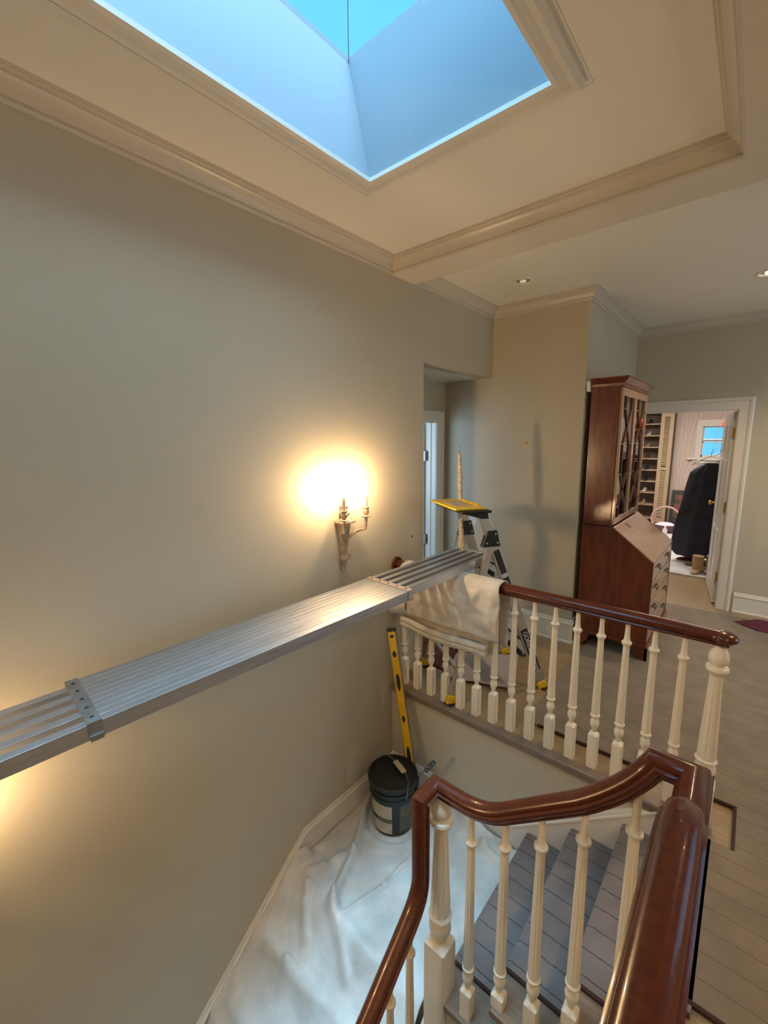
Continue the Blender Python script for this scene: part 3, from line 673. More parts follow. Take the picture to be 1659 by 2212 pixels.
for j in range(ny+1):
    y = ys0+(ys1-ys0)*j/ny
    for i in range(nx+1):
        x = xs0+(xs1-xs0)*i/nx
        if y > 1.32: zb_ = LZ
        else:
            s_ = (1.20-y)/.226; zn = LZ-.79*(1.20-y)          # nosing line
            zb_ = min(LZ, zn+.02) if y < 1.20 else LZ
            ph = s_-math.floor(s_)
            if y < 1.20: zb_ -= .030*math.sin(math.pi*ph)
        h = .010+.010*abs(nz(x, y, 6, 1))+.005*abs(nz(x, y, 17, 2))
        for a, b, hh, wd in creases:
            dd = segd(x, y, a, b)
            if dd < 3*wd: h += 1.5*hh*math.exp(-(dd/(.75*wd))**2)
        ew = max(0, 1-(x-xs0)/.10); h += .03*ew*(.25+.75*abs(nz(y, 0, 3.5, 8)))*max(.1, min(1, (1.35-y)*.9))
        er = max(0, 1-(ys1-y)/.12); h += .05*er*(.3+.7*abs(nz(x, 0, 6, 3)))
        if x < XW+.12: h = min(h, (-.535-max(0, 1.30-y)*.80)-.030-zb_)
        if math.hypot(x+1.50, y-1.80) < .17: h = .004
        # right hand edge follows the flight and stops raggedly
        lim = -.782+.03*nz(y, 3, 5, 2) if y > 1.30 else -.84
        vs.append((min(x, lim) if i == nx else x+(lim-xs1)*max(0, (i/nx-.6)/.4), y, zb_+h))
fs = [(j*(nx+1)+i, j*(nx+1)+i+1, (j+1)*(nx+1)+i+1, (j+1)*(nx+1)+i) for j in range(ny) for i in range(nx)]
m.add(vs, fs); o = m.build('drop_cloth', DROP, smooth=60); s = o.modifiers.new('thickness', 'SOLIDIFY'); s.thickness = .003; s.offset = -1
tag(o, 'wide white paint spotted drop cloth spread over the landing and lower steps', 'drop cloth')

# ================================================================== BUCKET
bc = (-1.500, 1.800, LZ+.012)
bk = empty('plastic_bucket', bc, 'lidded black plastic bucket with pale labels standing on the landing drop cloth', 'bucket')
H = .335
MB().lathe([(.122, 0), (.126, .004), (.140, H-.10), (.146, H-.098), (.146, H-.085), (.141, H-.083), (.142, H-.06), (.149, H-.058), (.149, H-.045), (.143, H-.043), (.144, H-.02)], bc, 48).build('body', mat('dark_green_black_bucket', (.012, .018, .017), .35), bk, smooth=35)
MB().lathe([(.150, H-.035), (.153, H-.032), (.153, H-.006), (.148, H), (.138, H), (.134, H-.012), (.120, H-.012), (.05, H-.010), (.002, H-.010)], bc, 48).build('lid', BLK, bk, smooth=35)
def label_patch(a0, a1, z0, z1, mt, name, r=.0012):
    m = MB(); n = 12; vs = []
    for i in range(n+1):
        a = math.radians(a0+(a1-a0)*i/n)
        for z in (z0, z1):
            rr = .126+(.014)*(z/(H-.10))+r; vs.append((bc[0]+rr*math.cos(a), bc[1]+rr*math.sin(a), bc[2]+z))
    m.add(vs, [(2*i, 2*i+2, 2*i+3, 2*i+1) for i in range(n)]); return m.build(name, mt, bk, smooth=60)
LAB = mat('cream_bucket_label', (.50, .45, .36), .5, var=.2, vscale=30); LABG = mat('olive_bucket_label', (.10, .10, .07), .5)
ca = math.degrees(math.atan2(-bc[1], -bc[0]))       # direction to the camera
label_patch(ca-68, ca-3, .02, .095, LAB, 'lower_label'); label_patch(ca-68, ca-3, .125, .215, LAB, 'upper_label'); label_patch(ca-45, ca-2, .097, .123, LABG, 'brand_strip')
label_patch(ca+17, ca+75, .03, .215, LABG, 'side_label')
aa = math.radians(ca+33); rr = .1365; cc_ = np.array([bc[0]+rr*math.cos(aa), bc[1]+rr*math.sin(aa), bc[2]+.165]); tt = np.array([-math.sin(aa), math.cos(aa), 0])
MB().tube([cc_+tt*.022*math.cos(t)+np.array([0, 0, .022*math.sin(t)]) for t in [i*math.pi/10 for i in range(21)]], .0016, 6).build('round_emblem', mat('dull_gold_print', (.3, .28, .14), .5), bk)
th0 = math.radians(ca+20)
hb_ = [(bc[0]+.150*math.cos(math.radians(ca-100))*1, bc[1]+.150*math.sin(math.radians(ca-100)), bc[2]+H-.07)]
e1 = np.array([math.cos(math.radians(ca+30)), math.sin(math.radians(ca+30)), 0]); e2 = np.array([math.cos(math.radians(ca+120)), math.sin(math.radians(ca+120)), 0])
cB = np.array(bc)+np.array([0, 0, H-.075]); pts = []
for i in range(29):
    t = math.pi*i/28; q_ = cB+e1*.157*math.cos(t)+e2*.055*math.sin(t); rr_ = .157*abs(math.cos(t))
    pts.append(q_+np.array([0, 0, .086*min(1, math.sin(t)*3.2)]))
hd = MB().tube(pts, .0022, 8).build('bail_handle', STEEL, bk, smooth=40)
c0 = np.array(bc)+np.array([0, 0, H+.003]); 
m = MB(); gd = -e1; gs = np.cross(gd, [0, 0, 1])
cg = c0+e2*.050+np.array([0, 0, .010])
m.bar(cg-gd*.055, cg+gd*.055, .034, .012); m.build('handle_grip', mat('cream_handle_grip', (.45, .38, .24), .5), hd, bevel=.004)

# spirit level leaning in the corner
a = np.array([-1.728, 2.072, .410]); b = np.array([-1.400, 1.925, LZ+.02]); t = (a-b)/np.linalg.norm(a-b)
nf = np.array([.35, -.93, 0]); nf = nf-t*(nf@t); nf /= np.linalg.norm(nf); wv = np.cross(t, nf)
lv = empty('spirit_level', tuple(b), 'long yellow spirit level leaning upright in the landing corner', 'level')
MB().bar(b+t*.02, a-t*.02, .050, .020, up=nf).build('beam', YELL, lv, bevel=.0015)
for sg in (-1, 1): MB().bar(b+t*.02+wv*sg*.0265, a-t*.02+wv*sg*.0265, .003, .025, up=nf).build('grey_edge', STEEL, lv)
for p, q in ((a-t*.022, a), (b, b+t*.022)): MB().bar(p, q, .057, .027, up=nf).build('end_cap', BLK, lv, bevel=.003)
LLv = np.linalg.norm(a-b)
def oval(u, ln, wd, mt, name):
    c = b+t*u*LLv+nf*.0105; m = MB(); n = 20; P = [c+t*ln*math.cos(2*math.pi*i/n)+wv*wd*math.sin(2*math.pi*i/n) for i in range(n)]
    m.add(P+[p+nf*.0015 for p in P], [tuple(range(n))[::-1], tuple(range(n, 2*n))]+[(i, (i+1) % n, n+(i+1) % n, n+i) for i in range(n)]); m.build(name, mt, lv)
oval(.955, .010, .014, BLK, 'vial_window'); oval(.855, .021, .014, BLK, 'vial_window'); oval(.70, .055, .013, BLK, 'hand_hole'); oval(.50, .022, .010, BLK, 'vial_window'); oval(.305, .055, .013, BLK, 'hand_hole'); oval(.10, .02, .012, BLK, 'vial_window')

# roller with speckled nap resting on the bucket rim
p0 = np.array(on(938, 1646, 1, 1.93)); p1 = np.array(on(921, 1663, 1, 1.90)); p2 = np.array(on(903, 1676, 1, 1.87))
rl = empty('paint_roller', tuple(p2), 'small paint roller with dark speckled nap propped beside the black bucket', 'paint roller')
MB().tube([p1+(p0-p1)*-.1, p0], .014, 14).build('roller_nap', NET, rl, smooth=40)
MB().tube([p1, p2], .005, 8).build('roller_arm', STEEL, rl, smooth=40)
MB().tube([p2, p2+np.array([-.01, .0, -.10])], .010, 10).build('grip', BLK, rl, smooth=40)

# ================================================================== SCONCES
def sconce(y, z0, name_label, s=1.0):
    """z0: bottom finial height on the left wall"""
    r = empty('wall_sconce', (XW, y, z0), name_label, 'sconce', None)
    x0 = XW
    MB().lathe([(.002, 0), (.010, .006), (.012, .016), (.006, .026), (.014, .036), (.010, .046), (.018, .055), (.022, .085), (.016, .100)], (x0+.020, y, z0), 16).build('bottom_finial', ANTIQ, r, smooth=40)
    m = MB(); m.hexa([(x0+.002, y-.012, z0+.095), (x0+.034, y-.012, z0+.095), (x0+.034, y+.012, z0+.095), (x0+.002, y+.012, z0+.095)],
                     [(x0+.002, y-.034, z0+.285), (x0+.050, y-.034, z0+.285), (x0+.050, y+.034, z0+.285), (x0+.002, y+.034, z0+.285)])
    m.build('tapered_backplate', ANTIQ, r, bevel=.004)
    for sg in (-1, 1):
        c = np.array([x0+.036, y+sg*.018, z0+.098]); MB().tube([c+np.array([0, sg*.0, 0])+np.array([0, .016*sg*math.sin(t_), -.010+.013*math.cos(t_)]) for t_ in [i*.5 for i in range(9)]], .0045, 8).build('scroll', ANTIQ, r, smooth=40)
    MB().box((x0+.001, y-.050, z0+.285), (x0+.075, y+.050, z0+.300)).build('capital', ANTIQ, r, bevel=.004)
    MB().lathe([(.020, .0), (.012, .010), (.010, .02), (.026, .034), (.030, .046), (.024, .054), (.012, .060), (.018, .070), (.026, .084), (.022, .096), (.008, .104), (.012, .112), (.014, .120), (.004, .130)], (x0+.036, y, z0+.300), 20).build('urn_finial', ANTIQ, r, smooth=40)
    for sg in (-1, 1):
        arm = [(x0+.040, y+sg*.020, z0+.20), (x0+.070, y+sg*.055, z0+.235), (x0+.092, y+sg*.075, z0+.245), (x0+.115, y+sg*.083, z0+.252), (x0+.120, y+sg*.085, z0+.300), (x0+.120, y+sg*.085, z0+.325)]
        MB().tube(arm, .0085, 10).build('arm', ANTIQ, r, smooth=30)
        c = (x0+.120, y+sg*.085, z0+.315)
        MB().lathe([(.010, 0), (.030, .006), (.035, .011), (.032, .013), (.010, .014), (.009, .02), (.017, .026), (.019, .040), (.014, .046), (.019, .052), (.019, .060), (.010, .062)], c, 20).build('candle_cup', ANTIQ, r, smooth=40)
        MB().tube([(c[0], c[1], c[2]+.058), (c[0], c[1], c[2]+.135)], .0095, 12).build('candle_sleeve', CANDLE, r, smooth=40)
        MB().lathe([(.006, 0), (.013, .012), (.015, .022), (.011, .040), (.004, .056), (.001, .064)], (c[0], c[1], c[2]+.136), 10).build('flame_bulb', BULB, r, smooth=60)
    return r
sconce(1.655, .905, 'lit two arm candle sconce on the left wall above the far part of the plank')
sconce(-.17, .12, 'second lit candle sconce lower on the left wall beside the stairs, out of frame')

# ================================================================== DOWNLIGHTS
def downlight(x, y, z, mt, lab, power=0):
    r = empty('recessed_downlight', (x, y, z), lab, 'ceiling light')
    MB().lathe([(.052, -.001), (.066, -.001), (.066, -.006), (.060, -.009), (.050, -.006), (.042, .002)], (x, y, z), 28, cap=False).build('trim_ring', CEIL, r, smooth=40)
    MB().lathe([(.050, -.002), (.030, -.0015), (.0, -.001)][:2]+[(.001, -.0012)], (x, y, z), 24, cap=False).build('reflector', mat('satin_reflector', (.45, .40, .30), .3, metal=.6), r, smooth=40)
    MB().lathe([(.022, -.003), (.020, -.009), (.001, -.012)], (x, y, z), 20, cap=True).build('lamp', mt, r, smooth=40)
    if power:
        l = bpy.data.lights.new('downlight_beam', 'SPOT'); l.energy = power; l.color = WARM; l.spot_size = math.radians(130); l.spot_blend = .8; l.shadow_soft_size = .04
        o = bpy.data.objects.new('downlight_beam', l); o.location = (0, 0, -.03); o.parent = r; C.objects.link(o)
    return r
downlight(-1.304, 2.984, ZC, DLD, 'unlit round recessed ceiling light near the back wall')
downlight(-.045, 3.93, ZC, DLM, 'glowing recessed ceiling light over the hall at the right edge of the photo', 60)
downlight(1.1, 3.2, ZC, DLM, 'extra unseen recessed ceiling light added over the hall at right', 60)  # added out of view for warm fill
downlight(1.1, .6, ZB-.004, DLM, 'extra unseen recessed ceiling light added above the near hall floor at right', 45)  # also added out of view, fills the near hall
#@@NEXT@@
# ================================================================== SECRETARY DESK
YD0, YD1 = 3.490, 4.400; XBK = -.965
dk = empty('secretary_desk', (-.71, (YD0+YD1)/2, 0), 'tall reddish mahogany secretary desk with glazed bookcase against the wall', 'desk')
def deskbox(a, b, name, mt, par=None, bevel=.002): return MB().box(a, b).build(name, mt, par or dk, bevel=bevel)
# lower carcass: side profile extruded, so that the sloping lid is inset
side_poly = [(XBK, .125), (-.470, .125), (-.470, .757), (-.748, .985), (XBK, .985)]
for y0, y1 in ((YD0, YD0+.020), (YD1-.020, YD1)):
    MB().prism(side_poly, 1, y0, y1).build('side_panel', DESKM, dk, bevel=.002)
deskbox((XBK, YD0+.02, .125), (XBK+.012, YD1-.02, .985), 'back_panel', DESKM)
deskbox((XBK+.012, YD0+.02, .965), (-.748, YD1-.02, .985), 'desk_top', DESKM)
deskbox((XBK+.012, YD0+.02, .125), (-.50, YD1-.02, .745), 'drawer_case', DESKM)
# sloping lid
m = MB(); e = np.array([-.470+.748, 0, .757-.985]); e /= np.linalg.norm(e); n_l = np.array([-e[2], 0, e[0]])
p0 = np.array([-.748, 0, .985]); p1 = np.array([-.470, 0, .757])
y0, y1 = YD0+.021, YD1-.021; Y = lambda p, y: np.array([p[0], y, p[2]])
m.hexa([Y(p0-n_l*.018, y0), Y(p1-n_l*.018, y0), Y(p1-n_l*.018, y1), Y(p0-n_l*.018, y1)], [Y(p0+n_l*.002, y0), Y(p1+n_l*.002, y0), Y(p1+n_l*.002, y1), Y(p0+n_l*.002, y1)])
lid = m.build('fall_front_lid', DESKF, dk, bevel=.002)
cl = p0+e*.045+n_l*.003; ym = (YD0+YD1)/2
for a in (.7, -.7): 
    dv = np.array([0, math.sin(a), 0])+e*math.cos(a); c = np.array([cl[0], ym-.14, cl[2]]); MB().bar(c-dv*.030, c+dv*.030, .007, .002, up=n_l).build('cross_escutcheon', BRONZE, lid)
# drawers: two small over three long
def handle(c, par):
    x, y, z = c
    MB().tube([(x+.001, y-.030, z+.004), (x+.006, y-.030, z+.004)], .009, 10).build('rosette', BRONZE, par, smooth=40)
    MB().tube([(x+.001, y+.030, z+.004), (x+.006, y+.030, z+.004)], .009, 10).build('rosette', BRONZE, par, smooth=40)
    MB().tube([(x+.008, y-.030, z+.004), (x+.013, y-.031, z-.006), (x+.015, y-.022, z-.020), (x+.015, y, z-.024), (x+.015, y+.022, z-.020), (x+.013, y+.031, z-.006), (x+.008, y+.030, z+.004)], .0028, 8).build('bail_handle', BRONZE, par, smooth=40)
rows = [(.612, .742, 2), (.458, .600, 1), (.300, .446, 1), (.138, .288, 1)]
for z0, z1, k in rows:
    for q in range(k):
        a = YD0+.026+q*(YD1-YD0-.05)/k; b = YD0+.022+(q+1)*(YD1-YD0-.05)/k
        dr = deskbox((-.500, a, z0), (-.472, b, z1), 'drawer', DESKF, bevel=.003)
        zc = (z0+z1)/2+.01
        if k == 2: handle((-.472, (a+b)/2, zc), dr)
        else: handle((-.472, a+(b-a)*.2, zc), dr); handle((-.472, a+(b-a)*.8, zc), dr)
# base moulding and bracket feet
deskbox((XBK-.004, YD0-.006, .105), (-.460, YD1+.006, .127), 'base_moulding', DESKM, bevel=.005)
for yy in (YD0-.006, YD1+.006-.020):
    for x0, x1 in ((-.458, -.570), (-.966, -.86)):
        m = MB(); m.prism([(x0, 0), (x0+(x1-x0)*.55, 0), (x0+(x1-x0)*.62, .03), (x1-(x1-x0)*.12, .065), (x1, .105), (x0, .105)], 1, yy, yy+.020); m.build('bracket_foot', DESKM, dk)
for a, b in ((YD0-.006, YD0+.13), (YD1+.006, YD1-.13)):
    m = MB(); m.prism([(a, 0), (a+(b-a)*.5, 0), (a+(b-a)*.6, .03), (a+(b-a)*.85, .07), (b, .105), (a, .105)], 0, -.478, -.4585); m.build('bracket_foot', DESKF, dk)
# bookcase
ZT0, ZT1 = .990, 2.005; XBF = -.750
for y0, y1 in ((YD0+.006, YD0+.024), (YD1-.024, YD1-.006)): deskbox((XBK, y0, ZT0), (XBF-.02, y1, ZT1), 'bookcase_side', DESKM)
deskbox((XBK, YD0+.024, ZT0), (XBK+.010, YD1-.024, ZT1), 'bookcase_back', mat('dark_shelf_back', (.10, .07, .05), .6))
deskbox((XBK, YD0+.006, ZT1), (XBF, YD1-.006, ZT1+.03), 'frieze', DESKM)
for zz in (ZT0+.004, 1.30, 1.62): deskbox((XBK+.01, YD0+.024, zz), (XBF-.045, YD1-.024, zz+.014), 'bookcase_shelf', DESKM)
CP = [(0, -.055), (.004, -.05), (.006, -.03), (.016, -.022), (.030, -.004), (.036, 0), (.036, .012), (0, .012)]
m = MB(); m.sweep(CP, [(XBK, YD0+.006, 2.063), (XBF, YD0+.006, 2.063), (XBF, YD1-.006, 2.063), (XBK, YD1-.006, 2.063)], side=(0, -1, 0)); m.build('cornice', DESKM, dk, smooth=35)
deskbox((XBK, YD0, 2.03), (XBF, YD1, 2.068), 'cornice_top', DESKM)
for q in range(2):
    a = YD0+.010+q*(YD1-YD0-.02)/2; b = a+(YD1-YD0-.02)/2-.002; st = .030; z0, z1 = ZT0+.012, ZT1-.004
    dr = MB(); xf0, xf1 = XBF-.018, XBF
    for p, r_ in (((xf0, a, z0), (xf1, a+st, z1)), ((xf0, b-st, z0), (xf1, b, z1)), ((xf0, a+st, z1-.055), (xf1, b-st, z1)), ((xf0, a+st, z0), (xf1, b-st, z0+.045))): dr.box(p, r_)
    do = dr.build('glazed_door', DESKF, dk, bevel=.002)
    MB().box((xf0+.006, a+st, z0+.045), (xf0+.009, b-st, z1-.055)).build('glass_pane', CABG, do)
    ya, yb = a+st, b-st; za, zb_ = z1-.055, z0+.045; U = lambda u: ya+(yb-ya)*u; V = lambda v: za+(zb_-za)*v
    L_, R_, Mx_ = .24, .76, .5
    segs = [((L_, 0), (L_, .10)), ((R_, 0), (R_, .10)), ((L_, .10), (R_, .385)), ((R_, .10), (L_, .385)), ((L_, .385), (L_, .635)), ((R_, .385), (R_, .635)), ((L_, .635), (R_, .91)), ((R_, .635), (L_, .91)), ((L_, .91), (L_, 1)), ((R_, .91), (R_, 1))]
    for vv in (.10, .385, .635, .91): segs += [((0, vv), (L_, vv)), ((R_, vv), (1, vv))]
    mb = MB()
    for (u0, v0), (u1, v1) in segs: mb.bar((xf1-.006, U(u0), V(v0)), (xf1-.006, U(u1), V(v1)), .009, .012, up=(1, 0, 0))
    mb.build('astragal_bars', mat('dark_astragal_wood', (.09, .03, .015), .3, coat=.5), do)
    if q: MB().lathe([(.004, 0), (.006, .004), (.001, .008)], (xf1, a+.012, 1.35), 10).build('keyhole', BRASS, do)
# a few pale plates / papers inside the bookcase
bkc = [(.60, .62, .55), (.50, .52, .42), (.66, .66, .6), (.42, .45, .36)]
PLT = [mat('pale_ceramic_%s' % n_, c, .3) for n_, c in zip(('cream', 'sage', 'white', 'olive'), bkc)]
places = ['lower', 'middle', 'upper']
for si, zz in enumerate((1.008, 1.314, 1.634)):
    for k in range(5):
        y = YD0+.10+.17*k; rr_ = .07+.01*((k+si) % 3); c = (XBK+.035, y, zz+rr_+.001)
        m = MB(); n = 24
        P = [(c[0]+.0, c[1], c[2])]; 
        m.tube([(c[0], c[1], c[2]), (c[0]+.006, c[1], c[2]), (c[0]+.014, c[1], c[2])], [rr_*.6, rr_*.62, rr_], n)
        o = m.build('display_plate', PLT[(k+si) % 4], smooth=40); rebase(o, (c[0], c[1], zz))
        tag(o, 'pale round plate on the %s shelf of the glazed bookcase, %s from the near end' % (places[si], ('first', 'second', 'third', 'fourth', 'fifth')[k]), 'plate', 'plates in the glazed bookcase')

# ================================================================== DOORWAY, CASING, DOOR
def casing(name, axis, plane, sgn, a0, a1, ztop, wd=.105, right_only=False):
    pr = [(0, 0), (0, .010), (.010, .014), (.070, .014), (.078, .024), (.095, .026), (.105, .018), (.105, 0)]   # (across, out)
    m = MB(); out = (lambda o_: plane+sgn*o_)
    def P(u, z, o_): return (u, out(o_), z) if axis == 1 else (out(o_), u, z)
    # right jamb, head, left jamb as one mitred sweep
    rows_ = []
    for (u, z, su, sz) in ((a1, 0, 1, 0), (a1, ztop, 1, 1), (a0, ztop, -1, 1), (a0, 0, -1, 0)):
        rows_.append([P(u+su*a, z+sz*a, o_) for a, o_ in pr])
    n = len(pr); vs = [p for r_ in rows_ for p in r_]; fs = []
    last = 1 if right_only else 3
    for i in range(last):
        for k in range(n): fs.append((i*n+k, i*n+(k+1) % n, (i+1)*n+(k+1) % n, (i+1)*n+k))
    m.add(vs, fs); struct(name, m, TRIM, smooth=30)
casing('trim_closet_door_casing', 1, YF, -1, DX0, DX1, DZ)
m = MB(); m.box((DX1-.004, YF-.004, 0), (DX1+.018, YF+.124, DZ+.018)); m.box((DX0-.018, YF-.004, 0), (DX0+.004, YF+.124, DZ+.018)); m.box((DX0, YF-.004, DZ-.004), (DX1, YF+.124, DZ+.018))
m.box((DX1-.012, YF+.05, 0), (DX1, YF+.085, DZ)); struct('trim_closet_door_jamb', m, TRIM)
# open door leaf swung into the closet room
hx, hy = -.150, 5.225; fx, fy = -.245, 5.93
dd = np.array([fx-hx, fy-hy, 0]); Ld = .74; dd /= np.linalg.norm(dd); nn = np.array([-dd[1], dd[0], 0])
def dleaf(u, z, t): return np.array([hx, hy, 0])+dd*u+nn*t+np.array([0, 0, z])
m = MB()
m.hexa([dleaf(.0, .012, 0), dleaf(Ld, .012, 0), dleaf(Ld, .012, .035), dleaf(0, .012, .035)], [dleaf(.0, 1.875, 0), dleaf(Ld, 1.875, 0), dleaf(Ld, 1.875, .035), dleaf(0, 1.875, .035)])
door = m.build('door_1', DOORP, bevel=.002); tag(door, kind='structure')
for z0, z1 in ((.22, .72), (.86, 1.42), (1.50, 1.76)):
    for u0, u1 in ((.10, .34), (.41, .64)):
        m = MB(); m.hexa([dleaf(u0, z0, .035), dleaf(u1, z0, .035), dleaf(u1, z0, .041), dleaf(u0, z0, .041)], [dleaf(u0, z1, .035), dleaf(u1, z1, .035), dleaf(u1, z1, .041), dleaf(u0, z1, .041)]); m.build('raised_panel', DOORP, door, bevel=.004)
for zz in (.28, .98, 1.68):
    m = MB(); m.hexa([dleaf(-.020, zz-.045, .004), dleaf(-.001, zz-.045, .004), dleaf(-.001, zz-.045, .030), dleaf(-.020, zz-.045, .030)], [dleaf(-.020, zz+.045, .004), dleaf(-.001, zz+.045, .004), dleaf(-.001, zz+.045, .030), dleaf(-.020, zz+.045, .030)]); m.build('door_hinge', BRASS, door)
for sg, t0 in ((1, .035), (-1, 0)):
    c = dleaf(.68, .93, t0); MB().tube([c, c+nn*sg*.006], .024, 16).build('knob_rose', BRASS, door, smooth=40)
    MB().tube([c, c+nn*sg*.03, c+nn*sg*.034, c+nn*sg*.046, c+nn*sg*.058, c+nn*sg*.062], [.008, .008, .018, .026, .018, .004], 16).build('door_knob', BRASS, door, smooth=40)

# alcove passage door
casing('trim_alcove_door_casing', 0, XA, 1, 2.56, 3.306, 1.796, right_only=False)
m = MB(); m.box((XA-.11, 3.300, 0), (XA+.002, 3.322, 1.81)); m.box((XA-.075, 3.292, 0), (XA-.045, 3.306, 1.80)); m.box((XA-.11, 2.54, 0), (XA+.002, 2.56, 1.81)); m.box((XA-.11, 2.56, 1.796), (XA+.002, 3.306, 1.81)); struct('trim_alcove_door_jamb', m, TRIM)
m = MB(); m.box((XA-.75, 3.268, .012), (XA-.115, 3.303, 1.785)); d2 = m.build('door_2', DOORP, bevel=.002); tag(d2, kind='structure')
for zz in (.30, .72, 1.50): MB().box((XA-.125, 3.262, zz-.045), (XA-.085, 3.3055, zz+.045)).build('door_hinge', STEEL, d2)
# side room behind it
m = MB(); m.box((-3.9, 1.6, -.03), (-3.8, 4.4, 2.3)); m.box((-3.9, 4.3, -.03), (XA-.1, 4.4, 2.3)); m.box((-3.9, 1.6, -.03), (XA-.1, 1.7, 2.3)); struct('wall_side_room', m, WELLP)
m = MB(); m.box((-3.9, 1.6, 2.3), (XA-.1, 4.4, 2.36)); struct('ceiling_side_room', m, CEIL)
m = MB(); m.box((XA-.2, 1.7, 0), (XA-.1, 2.0, 2.3)); m.box((XA-.2, 1.7, 2.16), (XA-.1, 4.4, 2.3)); m.box((XA-.2, YB, 0), (XA-.1, 4.4, 2.3)); struct('wall_side_room_front', m, WALL)

# ================================================================== CLOSET ROOM beyond
def fern_wall():
    m = mat('fern_print_wallpaper', (.66, .55, .47), .7); nt = m.node_tree; b = nt.nodes['Principled BSDF']
    tc = nt.nodes.new('ShaderNodeTexCoord'); w1 = nt.nodes.new('ShaderNodeTexWave'); w1.inputs['Scale'].default_value = 5; w1.inputs['Distortion'].default_value = 9; w1.inputs['Detail'].default_value = 3
    nt.links.new(tc.outputs['Object'], w1.inputs['Vector']); r = nt.nodes.new('ShaderNodeValToRGB'); r.color_ramp.elements[0].color = (.60, .50, .43, 1); r.color_ramp.elements[1].color = (.68, .57, .50, 1); r.color_ramp.elements[0].position = .1; r.color_ramp.elements[1].position = .5
    nt.links.new(w1.outputs['Fac'], r.inputs[0]); nt.links.new(r.outputs[0], b.inputs['Base Color']); return m
FERN = fern_wall(); YC = 10.04
wx0, wx1, wz0, wz1 = -.775, -.33, 1.27, 1.83
m = MB(); m.box((-3.2, YC, -.03), (wx0, YC+.12, 2.6)); m.box((wx1, YC, -.03), (1.6, YC+.12, 2.6)); m.box((wx0, YC, -.03), (wx1, YC+.12, wz0)); m.box((wx0, YC, wz1), (wx1, YC+.12, 2.6)); struct('wall_closet_back', m, FERN)
m = MB(); m.box((-3.3, YF+.12, -.03), (-3.2, YC+.12, 2.6)); m.box((1.6, YF+.12, -.03), (1.7, YC+.12, 2.6)); m.box((-3.2, YF+.12, -.03), (-1.0, YF+.22, 2.6)); struct('wall_closet_sides', m, FERN)
m = MB(); m.box((-3.3, YF+.12, 2.6), (1.7, YC+.12, 2.66)); struct('ceiling_closet', m, CEIL)
m = MB(); m.box((-3.3, YF+.9, -.03), (1.7, YC+.12, 0)); struct('floor_closet', m, WOODF)
m = MB(); m.box((wx0-.09, YC-.02, wz0-.02), (wx0, YC, wz1+.10)); m.box((wx1, YC-.02, wz0-.02), (wx1+.09, YC, wz1+.10)); m.box((wx0-.09, YC-.024, wz1), (wx1+.09, YC, wz1+.12)); m.box((wx0-.20, YC-.08, wz0-.05), (wx1+.2, YC, wz0-.01)); m.box((wx0-.12, YC-.02, wz0-.14), (wx1+.12, YC, wz0-.05)); struct('trim_window_casing', m, TRIM)
m = MB(); m.box((wx0, YC+.05, wz0), (wx0+.02, YC+.08, wz1)); m.box((wx1-.02, YC+.05, wz0), (wx1, YC+.08, wz1)); m.box((wx0, YC+.05, wz1-.02), (wx1, YC+.08, wz1)); m.box((wx0, YC+.05, wz0), (wx1, YC+.08, wz0+.03)); m.box((wx0, YC+.05, 1.535), (wx1, YC+.08, 1.555)); m.box((-.565, YC+.055, wz0), (-.553, YC+.075, wz1))
wn = m.build('window_1', TRIM); tag(wn, kind='structure'); MB().box((wx0, YC+.062, wz0), (wx1, YC+.066, wz1)).build('glass_pane', WING, wn)
m = MB(); m.prism([(-2.0, 6.12), (.9, 6.06), (.9, 9.3), (-2.0, 9.3)], 2, .001, .022); o = m.build('fluffy_rug', FLUFF); tag(o, 'pale grey fluffy rug on the floor of the far dressing room', 'rug')
# built-in closet with shoe shelves and a louvered door
XL0, XL1, YL = float(on(1419, 1010, 1, 9.70)[0]), -1.20, 9.70
BEI = mat('beige_closet_paint', (.50, .38, .24), .5)
ld = empty('louvered_closet_door', (XL0, YL, 0), 'beige louvered closet door standing open in the far dressing room', 'closet door')
m = MB()
for a, b in (((XL0, YL, 0), (XL0+.06, YL+.03, 2.12)), ((XL1-.06, YL, 0), (XL1, YL+.03, 2.12)), ((XL0+.06, YL+.001, 0), (XL1-.06, YL+.029, .10)), ((XL0+.06, YL+.001, 2.02), (XL1-.06, YL+.029, 2.12)), ((XL0+.06, YL+.001, 1.02), (XL1-.06, YL+.029, 1.08))): m.box(a, b)
m.build('door_frame', BEI, ld); m = MB()
for k in range(60):
    z = .12+k*.0317
    if 1.0 < z < 1.09: continue
    m.hexa([(XL0+.06, YL+.002, z), (XL1-.06, YL+.002, z), (XL1-.06, YL+.008, z), (XL0+.06, YL+.008, z)], [(XL0+.06, YL+.020, z+.022), (XL1-.06, YL+.020, z+.022), (XL1-.06, YL+.026, z+.022), (XL0+.06, YL+.026, z+.022)])
m.build('louver_slats', BEI, ld)
sh = empty('shoe_shelves', (-2.05, 9.85, 0), 'tall cream shelves full of shoes behind the glazed bookcase in the far room', 'shelves')
MB().box((-2.55, 9.98, 0), (-1.20, 10.0, 2.12)).build('back_panel', mat('dark_brown_closet_back', (.12, .09, .07), .7), sh)  # dark brown back board behind the shelves
for x in (-2.55, -1.24): MB().box((x, 9.74, 0), (x+.02, 9.98, 2.12)).build('side_panel', BEI, sh)
ZSH = [.05, .32, .56, .78, 1.0, 1.22, 1.44, 1.66, 1.88, 2.10]
for z in ZSH: MB().box((-2.53, 9.74, z), (-1.24, 9.98, z+.02)).build('shelf', BEI, sh)
